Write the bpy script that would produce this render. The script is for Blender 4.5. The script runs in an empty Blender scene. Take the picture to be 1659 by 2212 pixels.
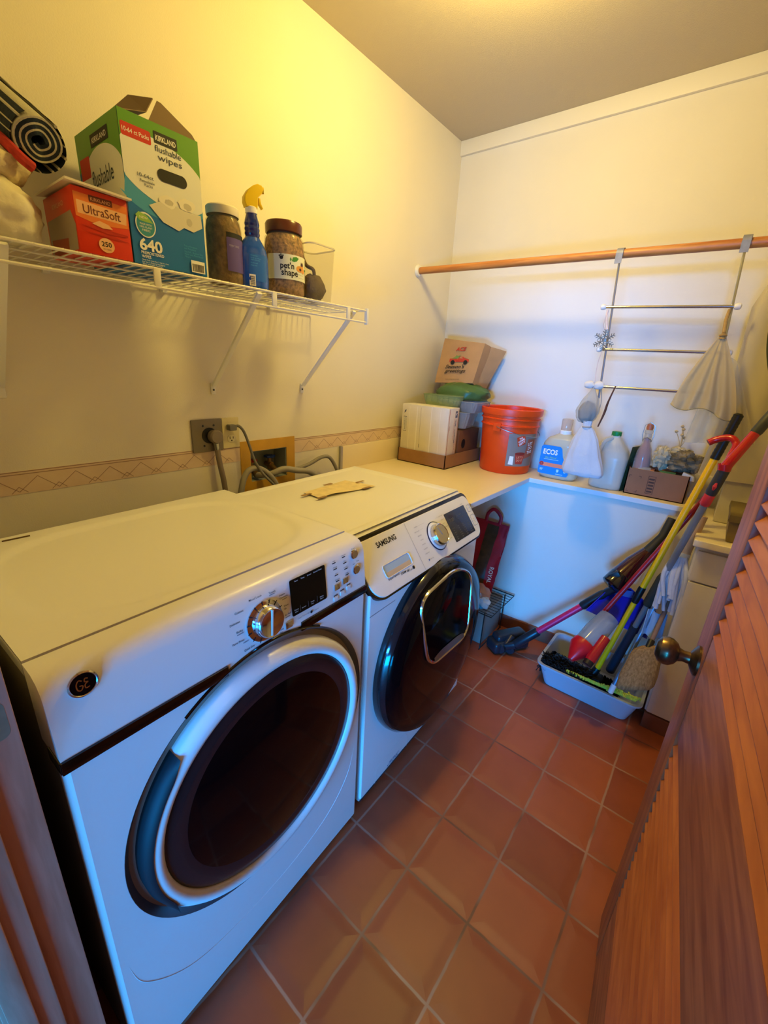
import bpy, bmesh, math, random
from mathutils import Vector, Matrix, noise
C = bpy.context.scene.collection
R = math.radians
V = Vector
# ------------------------------------------------------------------ camera
cam = bpy.data.cameras.new('camera')
cam.sensor_fit = 'VERTICAL'
cam.sensor_height = 36.0
cam.lens = 36.0 * 911.36 / 2212.0
cam.clip_start = 0.02
camo = bpy.data.objects.new('camera', cam)
C.objects.link(camo)
camo.matrix_world = Matrix(((0.77810197, -0.24477237, 0.57848407, 1.469),
                            (0.62585949, 0.22373967, -0.74715491, -2.406),
                            (0.05345304, 0.94341245, 0.32728538, 1.419),
                            (0, 0, 0, 1)))
bpy.context.scene.camera = camo
vs = bpy.context.scene.view_settings
vs.view_transform = 'Standard'
vs.look = 'None'
vs.gamma = 1.0
vs.use_curve_mapping = False
vs.exposure = 0.0
# ------------------------------------------------------------------ light
H = 2.574                       # ceiling height
LAMP = (0.76, -1.06, 2.43)      # ceiling lamp
LAMP_POWER = 31.0
LAMP_COL = (1.0, 0.71, 0.14)
WIN = (3.00, -12.0, 2.14)        # daylight window across the hall behind the doorway
WIN_POWER = 1250.0
WIN_COL = (0.02, 0.30, 1.0)
w = bpy.data.worlds.new('world')
bpy.context.scene.world = w
w.use_nodes = True
bg = w.node_tree.nodes['Background']
bg.inputs[0].default_value = (1.0, 0.56, 0.46, 1)
bg.inputs[1].default_value = 0.18
ld = bpy.data.lights.new('daylight_window', 'AREA')
ld.shape = 'RECTANGLE'
ld.size = 2.3
ld.size_y = 0.9
ld.energy = WIN_POWER
ld.color = WIN_COL
lo = bpy.data.objects.new('daylight_window', ld)
C.objects.link(lo)
lo.location = WIN
lo.rotation_euler = (V((1.15, -1.9, 1.2)) - V(WIN)).to_track_quat('-Z', 'Y').to_euler()
lg = bpy.data.lights.new('low_blue_fill', 'AREA')   # added blue fill for the lower machine fronts, no known source there
lg.shape = 'RECTANGLE'
lg.size = 1.3
lg.size_y = 0.7
lg.energy = 145.0
lg.color = (0.0, 0.36, 1.0)
go_ = bpy.data.objects.new('low_blue_fill', lg)
C.objects.link(go_)
go_.location = (2.15, -4.9, 0.34)
go_.rotation_euler = (V((1.0, -2.0, 0.3)) - V((2.15, -4.9, 0.34))).to_track_quat('-Z', 'Y').to_euler()
pl = bpy.data.lights.new('ceiling_bulb', 'POINT')
pl.energy = LAMP_POWER
pl.color = LAMP_COL
pl.shadow_soft_size = 0.09
po = bpy.data.objects.new('ceiling_bulb', pl)
C.objects.link(po)
po.location = LAMP

# ------------------------------------------------------------------ materials
def lin(h):
    h = h.lstrip('#')
    o = []
    for i in (0, 2, 4):
        c = int(h[i:i + 2], 16) / 255.0
        o.append(c / 12.92 if c <= 0.04045 else ((c + 0.055) / 1.055) ** 2.4)
    return (*o, 1.0)
MATS = {}
def mat(name, hexc, rough=0.5, metal=0.0, var=0.0, vscale=8.0, bump=0.0, bscale=60.0, trans=0.0, alpha=1.0, ior=1.45, stretch=None, coat=0.0, var2=None):
    if name in MATS:
        return MATS[name]
    m = bpy.data.materials.new(name)
    m.use_nodes = True
    nt = m.node_tree
    b = nt.nodes['Principled BSDF']
    col = lin(hexc)
    b.inputs['Base Color'].default_value = col
    b.inputs['Roughness'].default_value = rough
    b.inputs['Metallic'].default_value = metal
    b.inputs['IOR'].default_value = ior
    b.inputs['Transmission Weight'].default_value = trans
    b.inputs['Alpha'].default_value = alpha
    b.inputs['Coat Weight'].default_value = coat
    tc = nt.nodes.new('ShaderNodeTexCoord')
    mp = nt.nodes.new('ShaderNodeMapping')
    nt.links.new(tc.outputs['Object'], mp.inputs['Vector'])
    if stretch:
        mp.inputs['Scale'].default_value = stretch
    if var > 0 or var2:
        n = nt.nodes.new('ShaderNodeTexNoise')
        n.inputs['Scale'].default_value = vscale
        n.inputs['Detail'].default_value = 5
        nt.links.new(mp.outputs[0], n.inputs['Vector'])
        r = nt.nodes.new('ShaderNodeValToRGB')
        r.color_ramp.elements[0].position = 0.3
        r.color_ramp.elements[1].position = 0.7
        a = col if not var2 else lin(var2)
        lo_ = [c * (1 - var) for c in a[:3]] + [1]
        hi_ = [min(1, c * (1 + var)) for c in col[:3]] + [1]
        r.color_ramp.elements[0].color = lo_
        r.color_ramp.elements[1].color = hi_
        nt.links.new(n.outputs['Fac'], r.inputs['Fac'])
        nt.links.new(r.outputs[0], b.inputs['Base Color'])
    if bump > 0:
        n2 = nt.nodes.new('ShaderNodeTexNoise')
        n2.inputs['Scale'].default_value = bscale
        n2.inputs['Detail'].default_value = 4
        nt.links.new(mp.outputs[0], n2.inputs['Vector'])
        bp = nt.nodes.new('ShaderNodeBump')
        bp.inputs['Strength'].default_value = bump
        bp.inputs['Distance'].default_value = 0.004
        nt.links.new(n2.outputs['Fac'], bp.inputs['Height'])
        nt.links.new(bp.outputs[0], b.inputs['Normal'])
    MATS[name] = m
    return m
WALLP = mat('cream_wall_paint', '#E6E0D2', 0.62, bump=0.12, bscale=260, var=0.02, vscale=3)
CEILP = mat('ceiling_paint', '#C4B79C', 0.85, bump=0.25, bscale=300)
TRIMP = mat('trim_paint', '#E8E2D2', 0.45)
WHITE_EN = mat('white_enamel', '#EDEDEA', 0.32, coat=0.08)
WHITE_PL = mat('white_plastic', '#EAEAE6', 0.35)
WIREW = mat('white_coated_wire', '#E9E6DC', 0.4)
LAMIN = mat('cream_laminate', '#EBDDBF', 0.38, var=0.02, vscale=4)
EDGEW = mat('white_edge_band', '#DDE0E2', 0.4)
CHROME = mat('chrome', '#D8D8DA', 0.12, 1.0)
DCHROME = mat('dark_chrome', '#4A4848', 0.14, 1.0)
STEEL = mat('steel', '#A7A9AC', 0.3, 1.0)
BLACKG = mat('black_glass', '#040406', 0.08, ior=1.28)
BLACK = mat('black_plastic', '#141416', 0.4)
DGREY = mat('dark_grey_plastic', '#3A3D42', 0.45)
GREY = mat('grey_plastic', '#7E8084', 0.45)
LGREY = mat('light_grey_ink', '#9A9A9E', 0.6)
INK = mat('black_ink', '#15151A', 0.6)
WINK = mat('white_ink', '#F2F2EF', 0.6)
RINK = mat('red_ink', '#C8281E', 0.6)
CARD = mat('brown_cardboard', '#9A7350', 0.85, var=0.05, vscale=20, bump=0.08, bscale=120)
CARDD = mat('dark_cardboard', '#6E4A33', 0.85, var=0.06, vscale=20)
KRAFT = mat('kraft_paper', '#B08A5E', 0.85, var=0.06, vscale=14, bump=0.1, bscale=60)
def glassy(name, hexc, alpha, rough=0.08):
    m = bpy.data.materials.new(name)
    m.use_nodes = True
    nt = m.node_tree
    b = nt.nodes['Principled BSDF']
    b.inputs['Base Color'].default_value = lin(hexc)
    b.inputs['Roughness'].default_value = rough
    tr = nt.nodes.new('ShaderNodeBsdfTransparent')
    tr.inputs[0].default_value = lin('#F4F4F0')
    mx = nt.nodes.new('ShaderNodeMixShader')
    mx.inputs[0].default_value = alpha
    nt.links.new(tr.outputs[0], mx.inputs[1])
    nt.links.new(b.outputs[0], mx.inputs[2])
    nt.links.new(mx.outputs[0], nt.nodes['Material Output'].inputs[0])
    MATS[name] = m
    return m
CLEAR = glassy('clear_plastic', '#D8CCB0', 0.12)
MILKY = glassy('milky_plastic', '#E4E2D4', 0.62, 0.3)
def wood(name, c1, c2, rough=0.45, scale=(1, 1, 1), freq=14):
    m = bpy.data.materials.new(name)
    m.use_nodes = True
    nt = m.node_tree
    b = nt.nodes['Principled BSDF']
    b.inputs['Roughness'].default_value = rough
    tc = nt.nodes.new('ShaderNodeTexCoord')
    mp = nt.nodes.new('ShaderNodeMapping')
    mp.inputs['Scale'].default_value = scale
    nt.links.new(tc.outputs['Object'], mp.inputs['Vector'])
    n = nt.nodes.new('ShaderNodeTexNoise')
    n.inputs['Scale'].default_value = freq
    n.inputs['Detail'].default_value = 8
    n.inputs['Distortion'].default_value = 0.6
    nt.links.new(mp.outputs[0], n.inputs['Vector'])
    r = nt.nodes.new('ShaderNodeValToRGB')
    r.color_ramp.elements[0].position = 0.32
    r.color_ramp.elements[1].position = 0.68
    r.color_ramp.elements[0].color = lin(c1)
    r.color_ramp.elements[1].color = lin(c2)
    nt.links.new(n.outputs['Fac'], r.inputs['Fac'])
    nt.links.new(r.outputs[0], b.inputs['Base Color'])
    bp = nt.nodes.new('ShaderNodeBump')
    bp.inputs['Strength'].default_value = 0.15
    bp.inputs['Distance'].default_value = 0.002
    nt.links.new(n.outputs['Fac'], bp.inputs['Height'])
    nt.links.new(bp.outputs[0], b.inputs['Normal'])
    MATS[name] = m
    return m
DOORW = wood('red_brown_door_wood', '#8A4C2C', '#B4703F', 0.42, (14, 14, 1.2), 4)
DOORR = wood('red_brown_rail_wood', '#8E5236', '#B87850', 0.42, (14, 1.2, 14), 4)
SLATW = wood('louver_slat_wood', '#A85A28', '#C87838', 0.42, (14, 1.2, 14), 4)
JAMBW = wood('brown_jamb_wood', '#B07C64', '#D09C86', 0.5, (12, 12, 1.0), 4)
RODW = wood('honey_wood_rod', '#A8642C', '#C98A48', 0.4, (1.2, 16, 16), 4)
HANDW = wood('worn_wood_handle', '#A98258', '#C9A878', 0.6, (10, 10, 2), 4)

def tile_material():
    m = bpy.data.materials.new('terracotta_tile_floor')
    m.use_nodes = True
    nt = m.node_tree
    N = nt.nodes.new
    L = nt.links.new
    b = nt.nodes['Principled BSDF']
    tc = N('ShaderNodeTexCoord')
    sp = N('ShaderNodeSeparateXYZ')
    L(tc.outputs['Object'], sp.inputs[0])
    def mth(op, a, b_=None, v=None):
        n = N('ShaderNodeMath')
        n.operation = op
        if isinstance(a, (int, float)):
            n.inputs[0].default_value = a
        else:
            L(a, n.inputs[0])
        if b_ is not None:
            if isinstance(b_, (int, float)):
                n.inputs[1].default_value = b_
            else:
                L(b_, n.inputs[1])
        return n.outputs[0]
    s = 0.2032
    wob = N('ShaderNodeTexNoise')
    wob.inputs['Scale'].default_value = 16
    L(tc.outputs['Object'], wob.inputs['Vector'])
    wv = mth('MULTIPLY', mth('SUBTRACT', wob.outputs['Fac'], 0.5), 0.03)
    cell, edge = [], []
    for ax, o in (('X', 0.8492), ('Y', -0.6404)):
        t = mth('DIVIDE', mth('SUBTRACT', sp.outputs[ax], o), s)
        cell.append(mth('FLOOR', t))
        fr = mth('ADD', mth('FRACT', t), wv)
        edge.append(mth('MINIMUM', fr, mth('SUBTRACT', 1.0, fr)))
    e = mth('MINIMUM', edge[0], edge[1])
    cb = N('ShaderNodeCombineXYZ')
    L(cell[0], cb.inputs[0])
    L(cell[1], cb.inputs[1])
    wn = N('ShaderNodeTexWhiteNoise')
    wn.noise_dimensions = '3D'
    L(cb.outputs[0], wn.inputs[0])
    ns = N('ShaderNodeTexNoise')
    ns.inputs['Scale'].default_value = 5
    ns.inputs['Detail'].default_value = 6
    L(tc.outputs['Object'], ns.inputs['Vector'])
    v = mth('ADD', mth('MULTIPLY', wn.outputs['Value'], 0.5), mth('MULTIPLY', ns.outputs['Fac'], 0.5))
    rp = N('ShaderNodeValToRGB')
    rp.color_ramp.elements[0].position = 0.15
    rp.color_ramp.elements[1].position = 0.85
    rp.color_ramp.elements[0].color = lin('#8E4428')
    rp.color_ramp.elements[1].color = lin('#BC663A')
    L(v, rp.inputs['Fac'])
    gm = N('ShaderNodeMapRange')
    gm.inputs['From Min'].default_value = 0.010
    gm.inputs['From Max'].default_value = 0.022
    L(e, gm.inputs['Value'])
    mx = N('ShaderNodeMix')
    mx.data_type = 'RGBA'
    L(gm.outputs[0], mx.inputs['Factor'])
    gn = N('ShaderNodeTexNoise')
    gn.inputs['Scale'].default_value = 4
    L(tc.outputs['Object'], gn.inputs['Vector'])
    gr = N('ShaderNodeValToRGB')
    gr.color_ramp.elements[0].position = 0.38
    gr.color_ramp.elements[1].position = 0.6
    gr.color_ramp.elements[0].color = lin('#7A4A34')
    gr.color_ramp.elements[1].color = lin('#B08A72')
    L(gn.outputs['Fac'], gr.inputs['Fac'])
    L(gr.outputs[0], mx.inputs['A'])
    L(rp.outputs[0], mx.inputs['B'])
    L(mx.outputs['Result'], b.inputs['Base Color'])
    b.inputs['Roughness'].default_value = 0.42
    pm = N('ShaderNodeMapRange')
    pm.interpolation_type = 'SMOOTHSTEP'
    pm.inputs['From Min'].default_value = 0.006
    pm.inputs['From Max'].default_value = 0.18
    L(e, pm.inputs['Value'])
    hh = mth('ADD', pm.outputs[0], mth('MULTIPLY', ns.outputs['Fac'], 0.25))
    bp = N('ShaderNodeBump')
    bp.inputs['Strength'].default_value = 0.5
    bp.inputs['Distance'].default_value = 0.004
    L(hh, bp.inputs['Height'])
    L(bp.outputs[0], b.inputs['Normal'])
    return m
TILE = tile_material()
BASET = mat('terracotta_base_tile', '#7A4A34', 0.5, var=0.2, vscale=9)

# ------------------------------------------------------------------ mesh helpers
class MB:
    def __init__(self):
        self.bm = bmesh.new()
    def _merge(self, tmp, M=None):
        me = bpy.data.meshes.new('tmp')
        tmp.to_mesh(me)
        tmp.free()
        if M is not None:
            me.transform(M)
        self.bm.from_mesh(me)
        bpy.data.meshes.remove(me)
        return self
    def box(self, lo, hi, bev=0.0, seg=2, M=None):
        t = bmesh.new()
        vs_ = [t.verts.new((x, y, z)) for x in (lo[0], hi[0]) for y in (lo[1], hi[1]) for z in (lo[2], hi[2])]
        for f in ((0, 1, 3, 2), (4, 6, 7, 5), (0, 4, 5, 1), (2, 3, 7, 6), (0, 2, 6, 4), (1, 5, 7, 3)):
            t.faces.new([vs_[i] for i in f])
        bmesh.ops.recalc_face_normals(t, faces=t.faces)
        if bev > 0:
            bmesh.ops.bevel(t, geom=list(t.edges), offset=bev, segments=seg, profile=0.6, affect='EDGES')
        return self._merge(t, M)
    def hexa(self, p, bev=0.0, seg=2):      # eight corners: bottom ring of four then top ring of four
        t = bmesh.new()
        v = [t.verts.new(q) for q in p]
        for f in ((3, 2, 1, 0), (4, 5, 6, 7), (0, 1, 5, 4), (1, 2, 6, 5), (2, 3, 7, 6), (3, 0, 4, 7)):
            t.faces.new([v[i] for i in f])
        bmesh.ops.recalc_face_normals(t, faces=t.faces)
        if bev > 0:
            bmesh.ops.bevel(t, geom=list(t.edges), offset=bev, segments=seg, profile=0.6, affect='EDGES')
        return self._merge(t)
    def prism(self, poly, z0, z1, M=None, bev=0.0):
        t = bmesh.new()
        a = [t.verts.new((x, y, z0)) for x, y in poly]
        b = [t.verts.new((x, y, z1)) for x, y in poly]
        n = len(poly)
        t.faces.new(list(reversed(a)))
        t.faces.new(b)
        for i in range(n):
            t.faces.new((a[i], a[(i + 1) % n], b[(i + 1) % n], b[i]))
        bmesh.ops.recalc_face_normals(t, faces=t.faces)
        if bev > 0:
            ed = [e for e in t.edges if abs(e.verts[0].co.z - e.verts[1].co.z) < 1e-7]
            bmesh.ops.bevel(t, geom=ed, offset=bev, segments=3, profile=0.6, affect='EDGES')
        return self._merge(t, M)
    def lathe(self, prof, seg=32, M=None, a0=0.0, a1=2 * math.pi, sx=1.0, sy=1.0):
        t = bmesh.new()
        full = abs(a1 - a0 - 2 * math.pi) < 1e-6
        n = seg if full else seg + 1
        rows = []
        for r, z in prof:
            if r < 1e-6 and full:
                rows.append([t.verts.new((0, 0, z))])
            else:
                rows.append([t.verts.new((sx * r * math.cos(a0 + (a1 - a0) * i / seg), sy * r * math.sin(a0 + (a1 - a0) * i / seg), z)) for i in range(n)])
        for a, b in zip(rows, rows[1:]):
            m = seg
            for i in range(m):
                j = (i + 1) % n if full else i + 1
                if len(a) == 1 and len(b) == 1:
                    continue
                if len(a) == 1:
                    t.faces.new((a[0], b[j], b[i]))
                elif len(b) == 1:
                    t.faces.new((a[i], a[j], b[0]))
                else:
                    t.faces.new((a[i], a[j], b[j], b[i]))
        bmesh.ops.recalc_face_normals(t, faces=t.faces)
        return self._merge(t, M)
    def tube(self, pts, r, seg=8, closed=False, caps=True, flat=1.0):
        pts = [V(p) for p in pts]
        n = len(pts)
        rs = r if isinstance(r, (list, tuple)) else [r] * n
        t = bmesh.new()
        T = []
        for i in range(n):
            a = pts[i - 1] if (i > 0 or closed) else pts[i]
            b = pts[(i + 1) % n] if (i < n - 1 or closed) else pts[i]
            d = (b - a)
            T.append(d.normalized() if d.length > 1e-9 else V((0, 0, 1)))
        up = V((0, 0, 1)) if abs(T[0].z) < 0.9 else V((1, 0, 0))
        nrm = (up - T[0] * up.dot(T[0])).normalized()
        rows = []
        for i in range(n):
            nrm = nrm - T[i] * nrm.dot(T[i])
            nrm.normalize()
            bi = T[i].cross(nrm)
            rows.append([t.verts.new(pts[i] + nrm * (rs[i] * math.cos(2 * math.pi * k / seg)) + bi * (rs[i] * flat * math.sin(2 * math.pi * k / seg))) for k in range(seg)])
        rng = range(n) if closed else range(n - 1)
        for i in rng:
            a, b = rows[i], rows[(i + 1) % n]
            for k in range(seg):
                t.faces.new((a[k], a[(k + 1) % seg], b[(k + 1) % seg], b[k]))
        if caps and not closed:
            t.faces.new(list(reversed(rows[0])))
            t.faces.new(rows[-1])
        bmesh.ops.recalc_face_normals(t, faces=t.faces)
        return self._merge(t)
    def ring(self, c, nrm, R_, r, seg=28, s2=8):
        c, nrm = V(c), V(nrm).normalized()
        a = nrm.orthogonal().normalized()
        b = nrm.cross(a)
        return self.tube([c + a * (R_ * math.cos(2 * math.pi * i / seg)) + b * (R_ * math.sin(2 * math.pi * i / seg)) for i in range(seg)], r, s2, closed=True)
    def grid(self, fn, nu, nv, cu=False, cv=False):
        t = bmesh.new()
        g = [[t.verts.new(fn(i / (nu if cu else nu - 1), j / (nv if cv else nv - 1))) for j in range(nv)] for i in range(nu)]
        for i in range(nu if cu else nu - 1):
            for j in range(nv if cv else nv - 1):
                t.faces.new((g[i][j], g[(i + 1) % nu][j], g[(i + 1) % nu][(j + 1) % nv], g[i][(j + 1) % nv]))
        bmesh.ops.recalc_face_normals(t, faces=t.faces)
        return self._merge(t)
    def blob(self, c, s, amp=0.15, freq=2.0, seed=0, nu=28, nv=18, M=None):
        c, s = V(c), V(s)
        def fn(a, b):
            th, ph = 2 * math.pi * a, math.pi * b
            d = V((math.sin(ph) * math.cos(th), math.sin(ph) * math.sin(th), math.cos(ph)))
            k = 1 + amp * noise.noise(d * freq + V((seed * 7.3, seed * 3.1, seed))) + amp * 0.5 * noise.noise(d * freq * 2.7 + V((seed, 5, 1)))
            return c + V((d.x * s.x, d.y * s.y, d.z * s.z)) * k
        self.grid(fn, nu, nv, cu=True)
        bmesh.ops.remove_doubles(self.bm, verts=self.bm.verts, dist=1e-6)
        return self
    def quad(self, *p):
        self.bm.faces.new([self.bm.verts.new(q) for q in p])
        return self
    def sheet(self, p, th):      # a polygon given thickness along its normal
        p = [V(q) for q in p]
        n = (p[1] - p[0]).cross(p[2] - p[0]).normalized() * th
        t = bmesh.new()
        a = [t.verts.new(q) for q in p]
        b = [t.verts.new(q + n) for q in p]
        k = len(p)
        t.faces.new(list(reversed(a)))
        t.faces.new(b)
        for i in range(k):
            t.faces.new((a[i], a[(i + 1) % k], b[(i + 1) % k], b[i]))
        bmesh.ops.recalc_face_normals(t, faces=t.faces)
        return self._merge(t)
    def build(self, name, m, parent=None, ang=35, label=None, M=None):
        me = bpy.data.meshes.new(name)
        if M is not None:
            self.bm.transform(M)
        self.bm.to_mesh(me)
        self.bm.free()
        me.materials.append(m)
        me.shade_smooth()
        me.set_sharp_from_angle(angle=R(ang))
        o = bpy.data.objects.new(name, me)
        C.objects.link(o)
        attach(o, parent)
        if label:
            o['label'] = label
        return o
def attach(o, parent):
    if parent is not None:
        o.parent = parent
        if parent.type == 'EMPTY':
            o.matrix_parent_inverse = Matrix.Translation(-parent.location)
def thing(name, label, cat, loc=(0, 0, 0), group=None):
    o = bpy.data.objects.new(name, None)
    o.empty_display_size = 0.05
    C.objects.link(o)
    o.location = loc
    return tag(o, label, cat, group)
def tag(o, label, cat, group=None):
    o['label'] = label
    o['category'] = cat
    if group:
        o['group'] = group
    return o
def struct(o):
    o['kind'] = 'structure'
    return o
def frame(O, right, up):
    r, u = V(right).normalized(), V(up)
    n = r.cross(u).normalized()
    u = n.cross(r)
    return Matrix(((r.x, u.x, n.x, O[0]), (r.y, u.y, n.y, O[1]), (r.z, u.z, n.z, O[2]), (0, 0, 0, 1)))
def rrect(x0, y0, x1, y1, r, k=6):
    if not isinstance(r, (list, tuple)):
        r = [r] * 4
    out = []
    for (cx, cy, a0), rr in zip(((x0, y0, 180), (x1, y0, 270), (x1, y1, 0), (x0, y1, 90)), r):
        ox = cx + (rr if cx == x0 else -rr)
        oy = cy + (rr if cy == y0 else -rr)
        if rr <= 0:
            out.append((cx, cy))
            continue
        for i in range(k + 1):
            a = R(a0 + 90 * i / k)
            out.append((ox + rr * math.cos(a), oy + rr * math.sin(a)))
    return out
def ell(cx, cy, a, b, n=36, rot=0):
    c, s = math.cos(rot), math.sin(rot)
    return [(cx + a * math.cos(2 * math.pi * i / n) * c - b * math.sin(2 * math.pi * i / n) * s,
             cy + a * math.cos(2 * math.pi * i / n) * s + b * math.sin(2 * math.pi * i / n) * c) for i in range(n)]
def glyphs(s, size=1.0, bold=0.0, shear=0.0, ext=0.0):
    c = bpy.data.curves.new('t', 'FONT')
    c.body = s
    c.size = size
    c.offset = bold
    c.shear = shear
    c.extrude = ext
    c.resolution_u = 3
    o = bpy.data.objects.new('t', c)
    C.objects.link(o)
    dg = bpy.context.evaluated_depsgraph_get()
    me = bpy.data.meshes.new_from_object(o.evaluated_get(dg))
    bpy.data.objects.remove(o)
    bpy.data.curves.remove(c)
    return me
class Face:
    """a printed face: local x right, y up, z out"""
    def __init__(self, M, parent, bend=None):
        self.M, self.p, self.h, self.bend = M, parent, 0.0004, bend
    def _fin(self, name, bm, m, label=None):
        if self.bend:
            for v in bm.verts:
                v.co = V(self.bend(v.co.x, v.co.y, v.co.z))
        mb = MB()
        mb.bm.free()
        mb.bm = bm
        o = mb.build(name, m, self.p, M=self.M, label=label)
        self.h += 0.00015
        return o
    def polys(self, name, polys, m, label=None, th=0.0):
        bm = bmesh.new()
        for p in polys:
            if self.bend:            # subdivide wide polygons along x
                bm2 = bmesh.new()
                bm2.faces.new([bm2.verts.new((x, y, self.h)) for x, y in p])
                xs = [x for x, y in p]
                k = max(2, int((max(xs) - min(xs)) / 0.006))
                for i in range(1, k):
                    xx = min(xs) + (max(xs) - min(xs)) * i / k
                    bmesh.ops.bisect_plane(bm2, geom=list(bm2.verts) + list(bm2.edges) + list(bm2.faces), plane_co=(xx, 0, 0), plane_no=(1, 0, 0))
                me = bpy.data.meshes.new('x')
                bm2.to_mesh(me)
                bm2.free()
                bm.from_mesh(me)
                bpy.data.meshes.remove(me)
            else:
                bm.faces.new([bm.verts.new((x, y, self.h)) for x, y in p])
        for f in bm.faces:
            if f.normal.z < 0:
                pass
        return self._fin(name, bm, m, label)
    def poly(self, name, p, m, label=None):
        return self.polys(name, [p], m, label)
    def rects(self, name, rs, m, label=None):
        return self.polys(name, [[(a, b), (c, b), (c, d), (a, d)] for a, b, c, d in rs], m, label)
    def text(self, items, m, name='lettering', label=None, bold=0.0, shear=0.0):
        """items: (string, x, y, width or None, height, align, rotation)"""
        bm = bmesh.new()
        for it in items:
            s, x, y, wd, hh = it[:5]
            al = it[5] if len(it) > 5 else 'C'
            rot = it[6] if len(it) > 6 else 0
            me = glyphs(s, 1.0, bold, shear)
            xs = [v.co.x for v in me.vertices]
            ys = [v.co.y for v in me.vertices]
            if not xs:
                continue
            k = hh / 0.72
            kx = k if wd is None else wd / (max(xs) - min(xs))
            wx = (max(xs) - min(xs)) * kx
            ox = {'C': -wx / 2, 'L': 0, 'R': -wx}[al] - min(xs) * kx
            c_, s_ = math.cos(R(rot)), math.sin(R(rot))
            for v in me.vertices:
                px, py = v.co.x * kx + ox, v.co.y * k - hh / 2
                v.co = (x + px * c_ - py * s_, y + px * s_ + py * c_, self.h)
            bm.from_mesh(me)
            bpy.data.meshes.remove(me)
        return self._fin(name, bm, m, label)
def cyl_bend(r, sx=1.0, sy=1.0):
    return lambda x, y, z: ((r + z) * math.sin(x / r) * sx, y, ((r + z) * math.cos(x / r) - r) * sy)
def bez(p, n=24):
    """smooth curve through points"""
    p = [V(q) for q in p]
    out = []
    q = [p[0] * 2 - p[1]] + p + [p[-1] * 2 - p[-2]]
    for i in range(len(p) - 1):
        a, b, c, d = q[i:i + 4]
        m = max(2, n // (len(p) - 1))
        for k in range(m):
            t = k / m
            out.append(0.5 * ((2 * b) + (c - a) * t + (2 * a - 5 * b + 4 * c - d) * t * t + (3 * b - a - 3 * c + d) * t ** 3))
    out.append(p[-1])
    return out

# ================================================================== the setting
DX0, DX1 = 0.87, 1.63           # doorway in the front wall
def knee_y(x):
    return -0.240 + 0.048 * (x - 0.747)
o = MB().box((-0.1, -7.0, -0.08), (4.0, 0.12, 0.0)).build('floor', TILE)
struct(o)
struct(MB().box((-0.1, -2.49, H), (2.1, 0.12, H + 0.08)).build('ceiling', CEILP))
# left wall with the hole of the washer valve box
HY0, HY1, HZ0, HZ1 = -1.416, -1.233, 0.935, 1.062
m = MB()
m.box((-0.1, -2.49, 0), (0, HY0, H))
m.box((-0.1, HY1, 0), (0, 0.12, H))
m.box((-0.1, HY0, 0), (0, HY1, HZ0))
m.box((-0.1, HY0, HZ1), (0, HY1, H))
struct(m.build('wall_left', WALLP))
struct(MB().box((0, 0, 0), (2.1, 0.12, H)).build('wall_back', WALLP))
struct(MB().box((1.98, -2.362, 0), (2.1, 0, H)).build('wall_right', WALLP))
m = MB()
m.box((0, -2.49, 0), (DX0 - 0.04, -2.362, H))
m.box((DX1 + 0.04, -2.49, 0), (2.1, -2.362, H))
m.box((DX0 - 0.04, -2.49, 2.0), (DX1 + 0.04, -2.362, H))
struct(m.build('wall_front', WALLP))
# low wall under the back ledge
m = MB()
m.hexa([(0, knee_y(0), 0), (1.50, knee_y(1.5), 0), (1.50, -0.001, 0), (0, -0.001, 0),
        (0, knee_y(0), 0.886), (1.50, knee_y(1.5), 0.886), (1.50, -0.001, 0.886), (0, -0.001, 0.886)])
struct(m.build('wall_knee', WALLP))
m = MB()
m.hexa([(0, knee_y(0) - 0.012, 0), (1.49, knee_y(1.49) - 0.012, 0), (1.49, knee_y(1.49), 0), (0, knee_y(0), 0),
        (0, knee_y(0) - 0.010, 0.074), (1.49, knee_y(1.49) - 0.010, 0.074), (1.49, knee_y(1.49), 0.076), (0, knee_y(0), 0.076)], 0.002)
struct(m.build('baseboard_back', BASET))
struct(MB().box((0.0, -0.018, 2.508), (1.98, 0.0, H), 0.003).build('trim_1', TRIMP))
# wallpaper border with its printed peaks
def border_material():
    m = bpy.data.materials.new('peach_wallpaper_border')
    m.use_nodes = True
    nt = m.node_tree
    N, L = nt.nodes.new, nt.links.new
    b = nt.nodes['Principled BSDF']
    b.inputs['Roughness'].default_value = 0.7
    n = N('ShaderNodeTexNoise')
    n.inputs['Scale'].default_value = 22
    tc = N('ShaderNodeTexCoord')
    L(tc.outputs['Object'], n.inputs['Vector'])
    r = N('ShaderNodeValToRGB')
    r.color_ramp.elements[0].color = lin('#D9BFA6')
    r.color_ramp.elements[1].color = lin('#E6D2BC')
    L(n.outputs['Fac'], r.inputs['Fac'])
    L(r.outputs[0], b.inputs['Base Color'])
    return m
bo = MB()
for a, c in ((-2.345, -1.461), (-1.188, 0.0)):
    bo.box((0.0, a, 1.030), (0.0012, c, 1.094))
bo = struct(bo.build('trim_2', border_material()))
PINK = mat('mauve_border_ink', '#A08074', 0.7)
F = Face(frame((0.0012, 0, 0), (0, 1, 0), (0, 0, 1)), bo)
lines = []
def pl_line(a, b, wd=0.0016):
    d = (V(b) - V(a)).normalized()
    n = V((-d.y, d.x)) * wd / 2
    lines.append([tuple(V(a) - n), tuple(V(b) - n), tuple(V(b) + n), tuple(V(a) + n)])
y = -2.29
while y < -0.03:
    if not (-1.53 < y < -1.14):
        pl_line((y - 0.046, 1.036), (y, 1.076))
        pl_line((y, 1.076), (y + 0.046, 1.036))
        pl_line((y + 0.028, 1.033), (y + 0.046, 1.05))
        pl_line((y + 0.046, 1.05), (y + 0.064, 1.033))
    y += 0.0915
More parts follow.
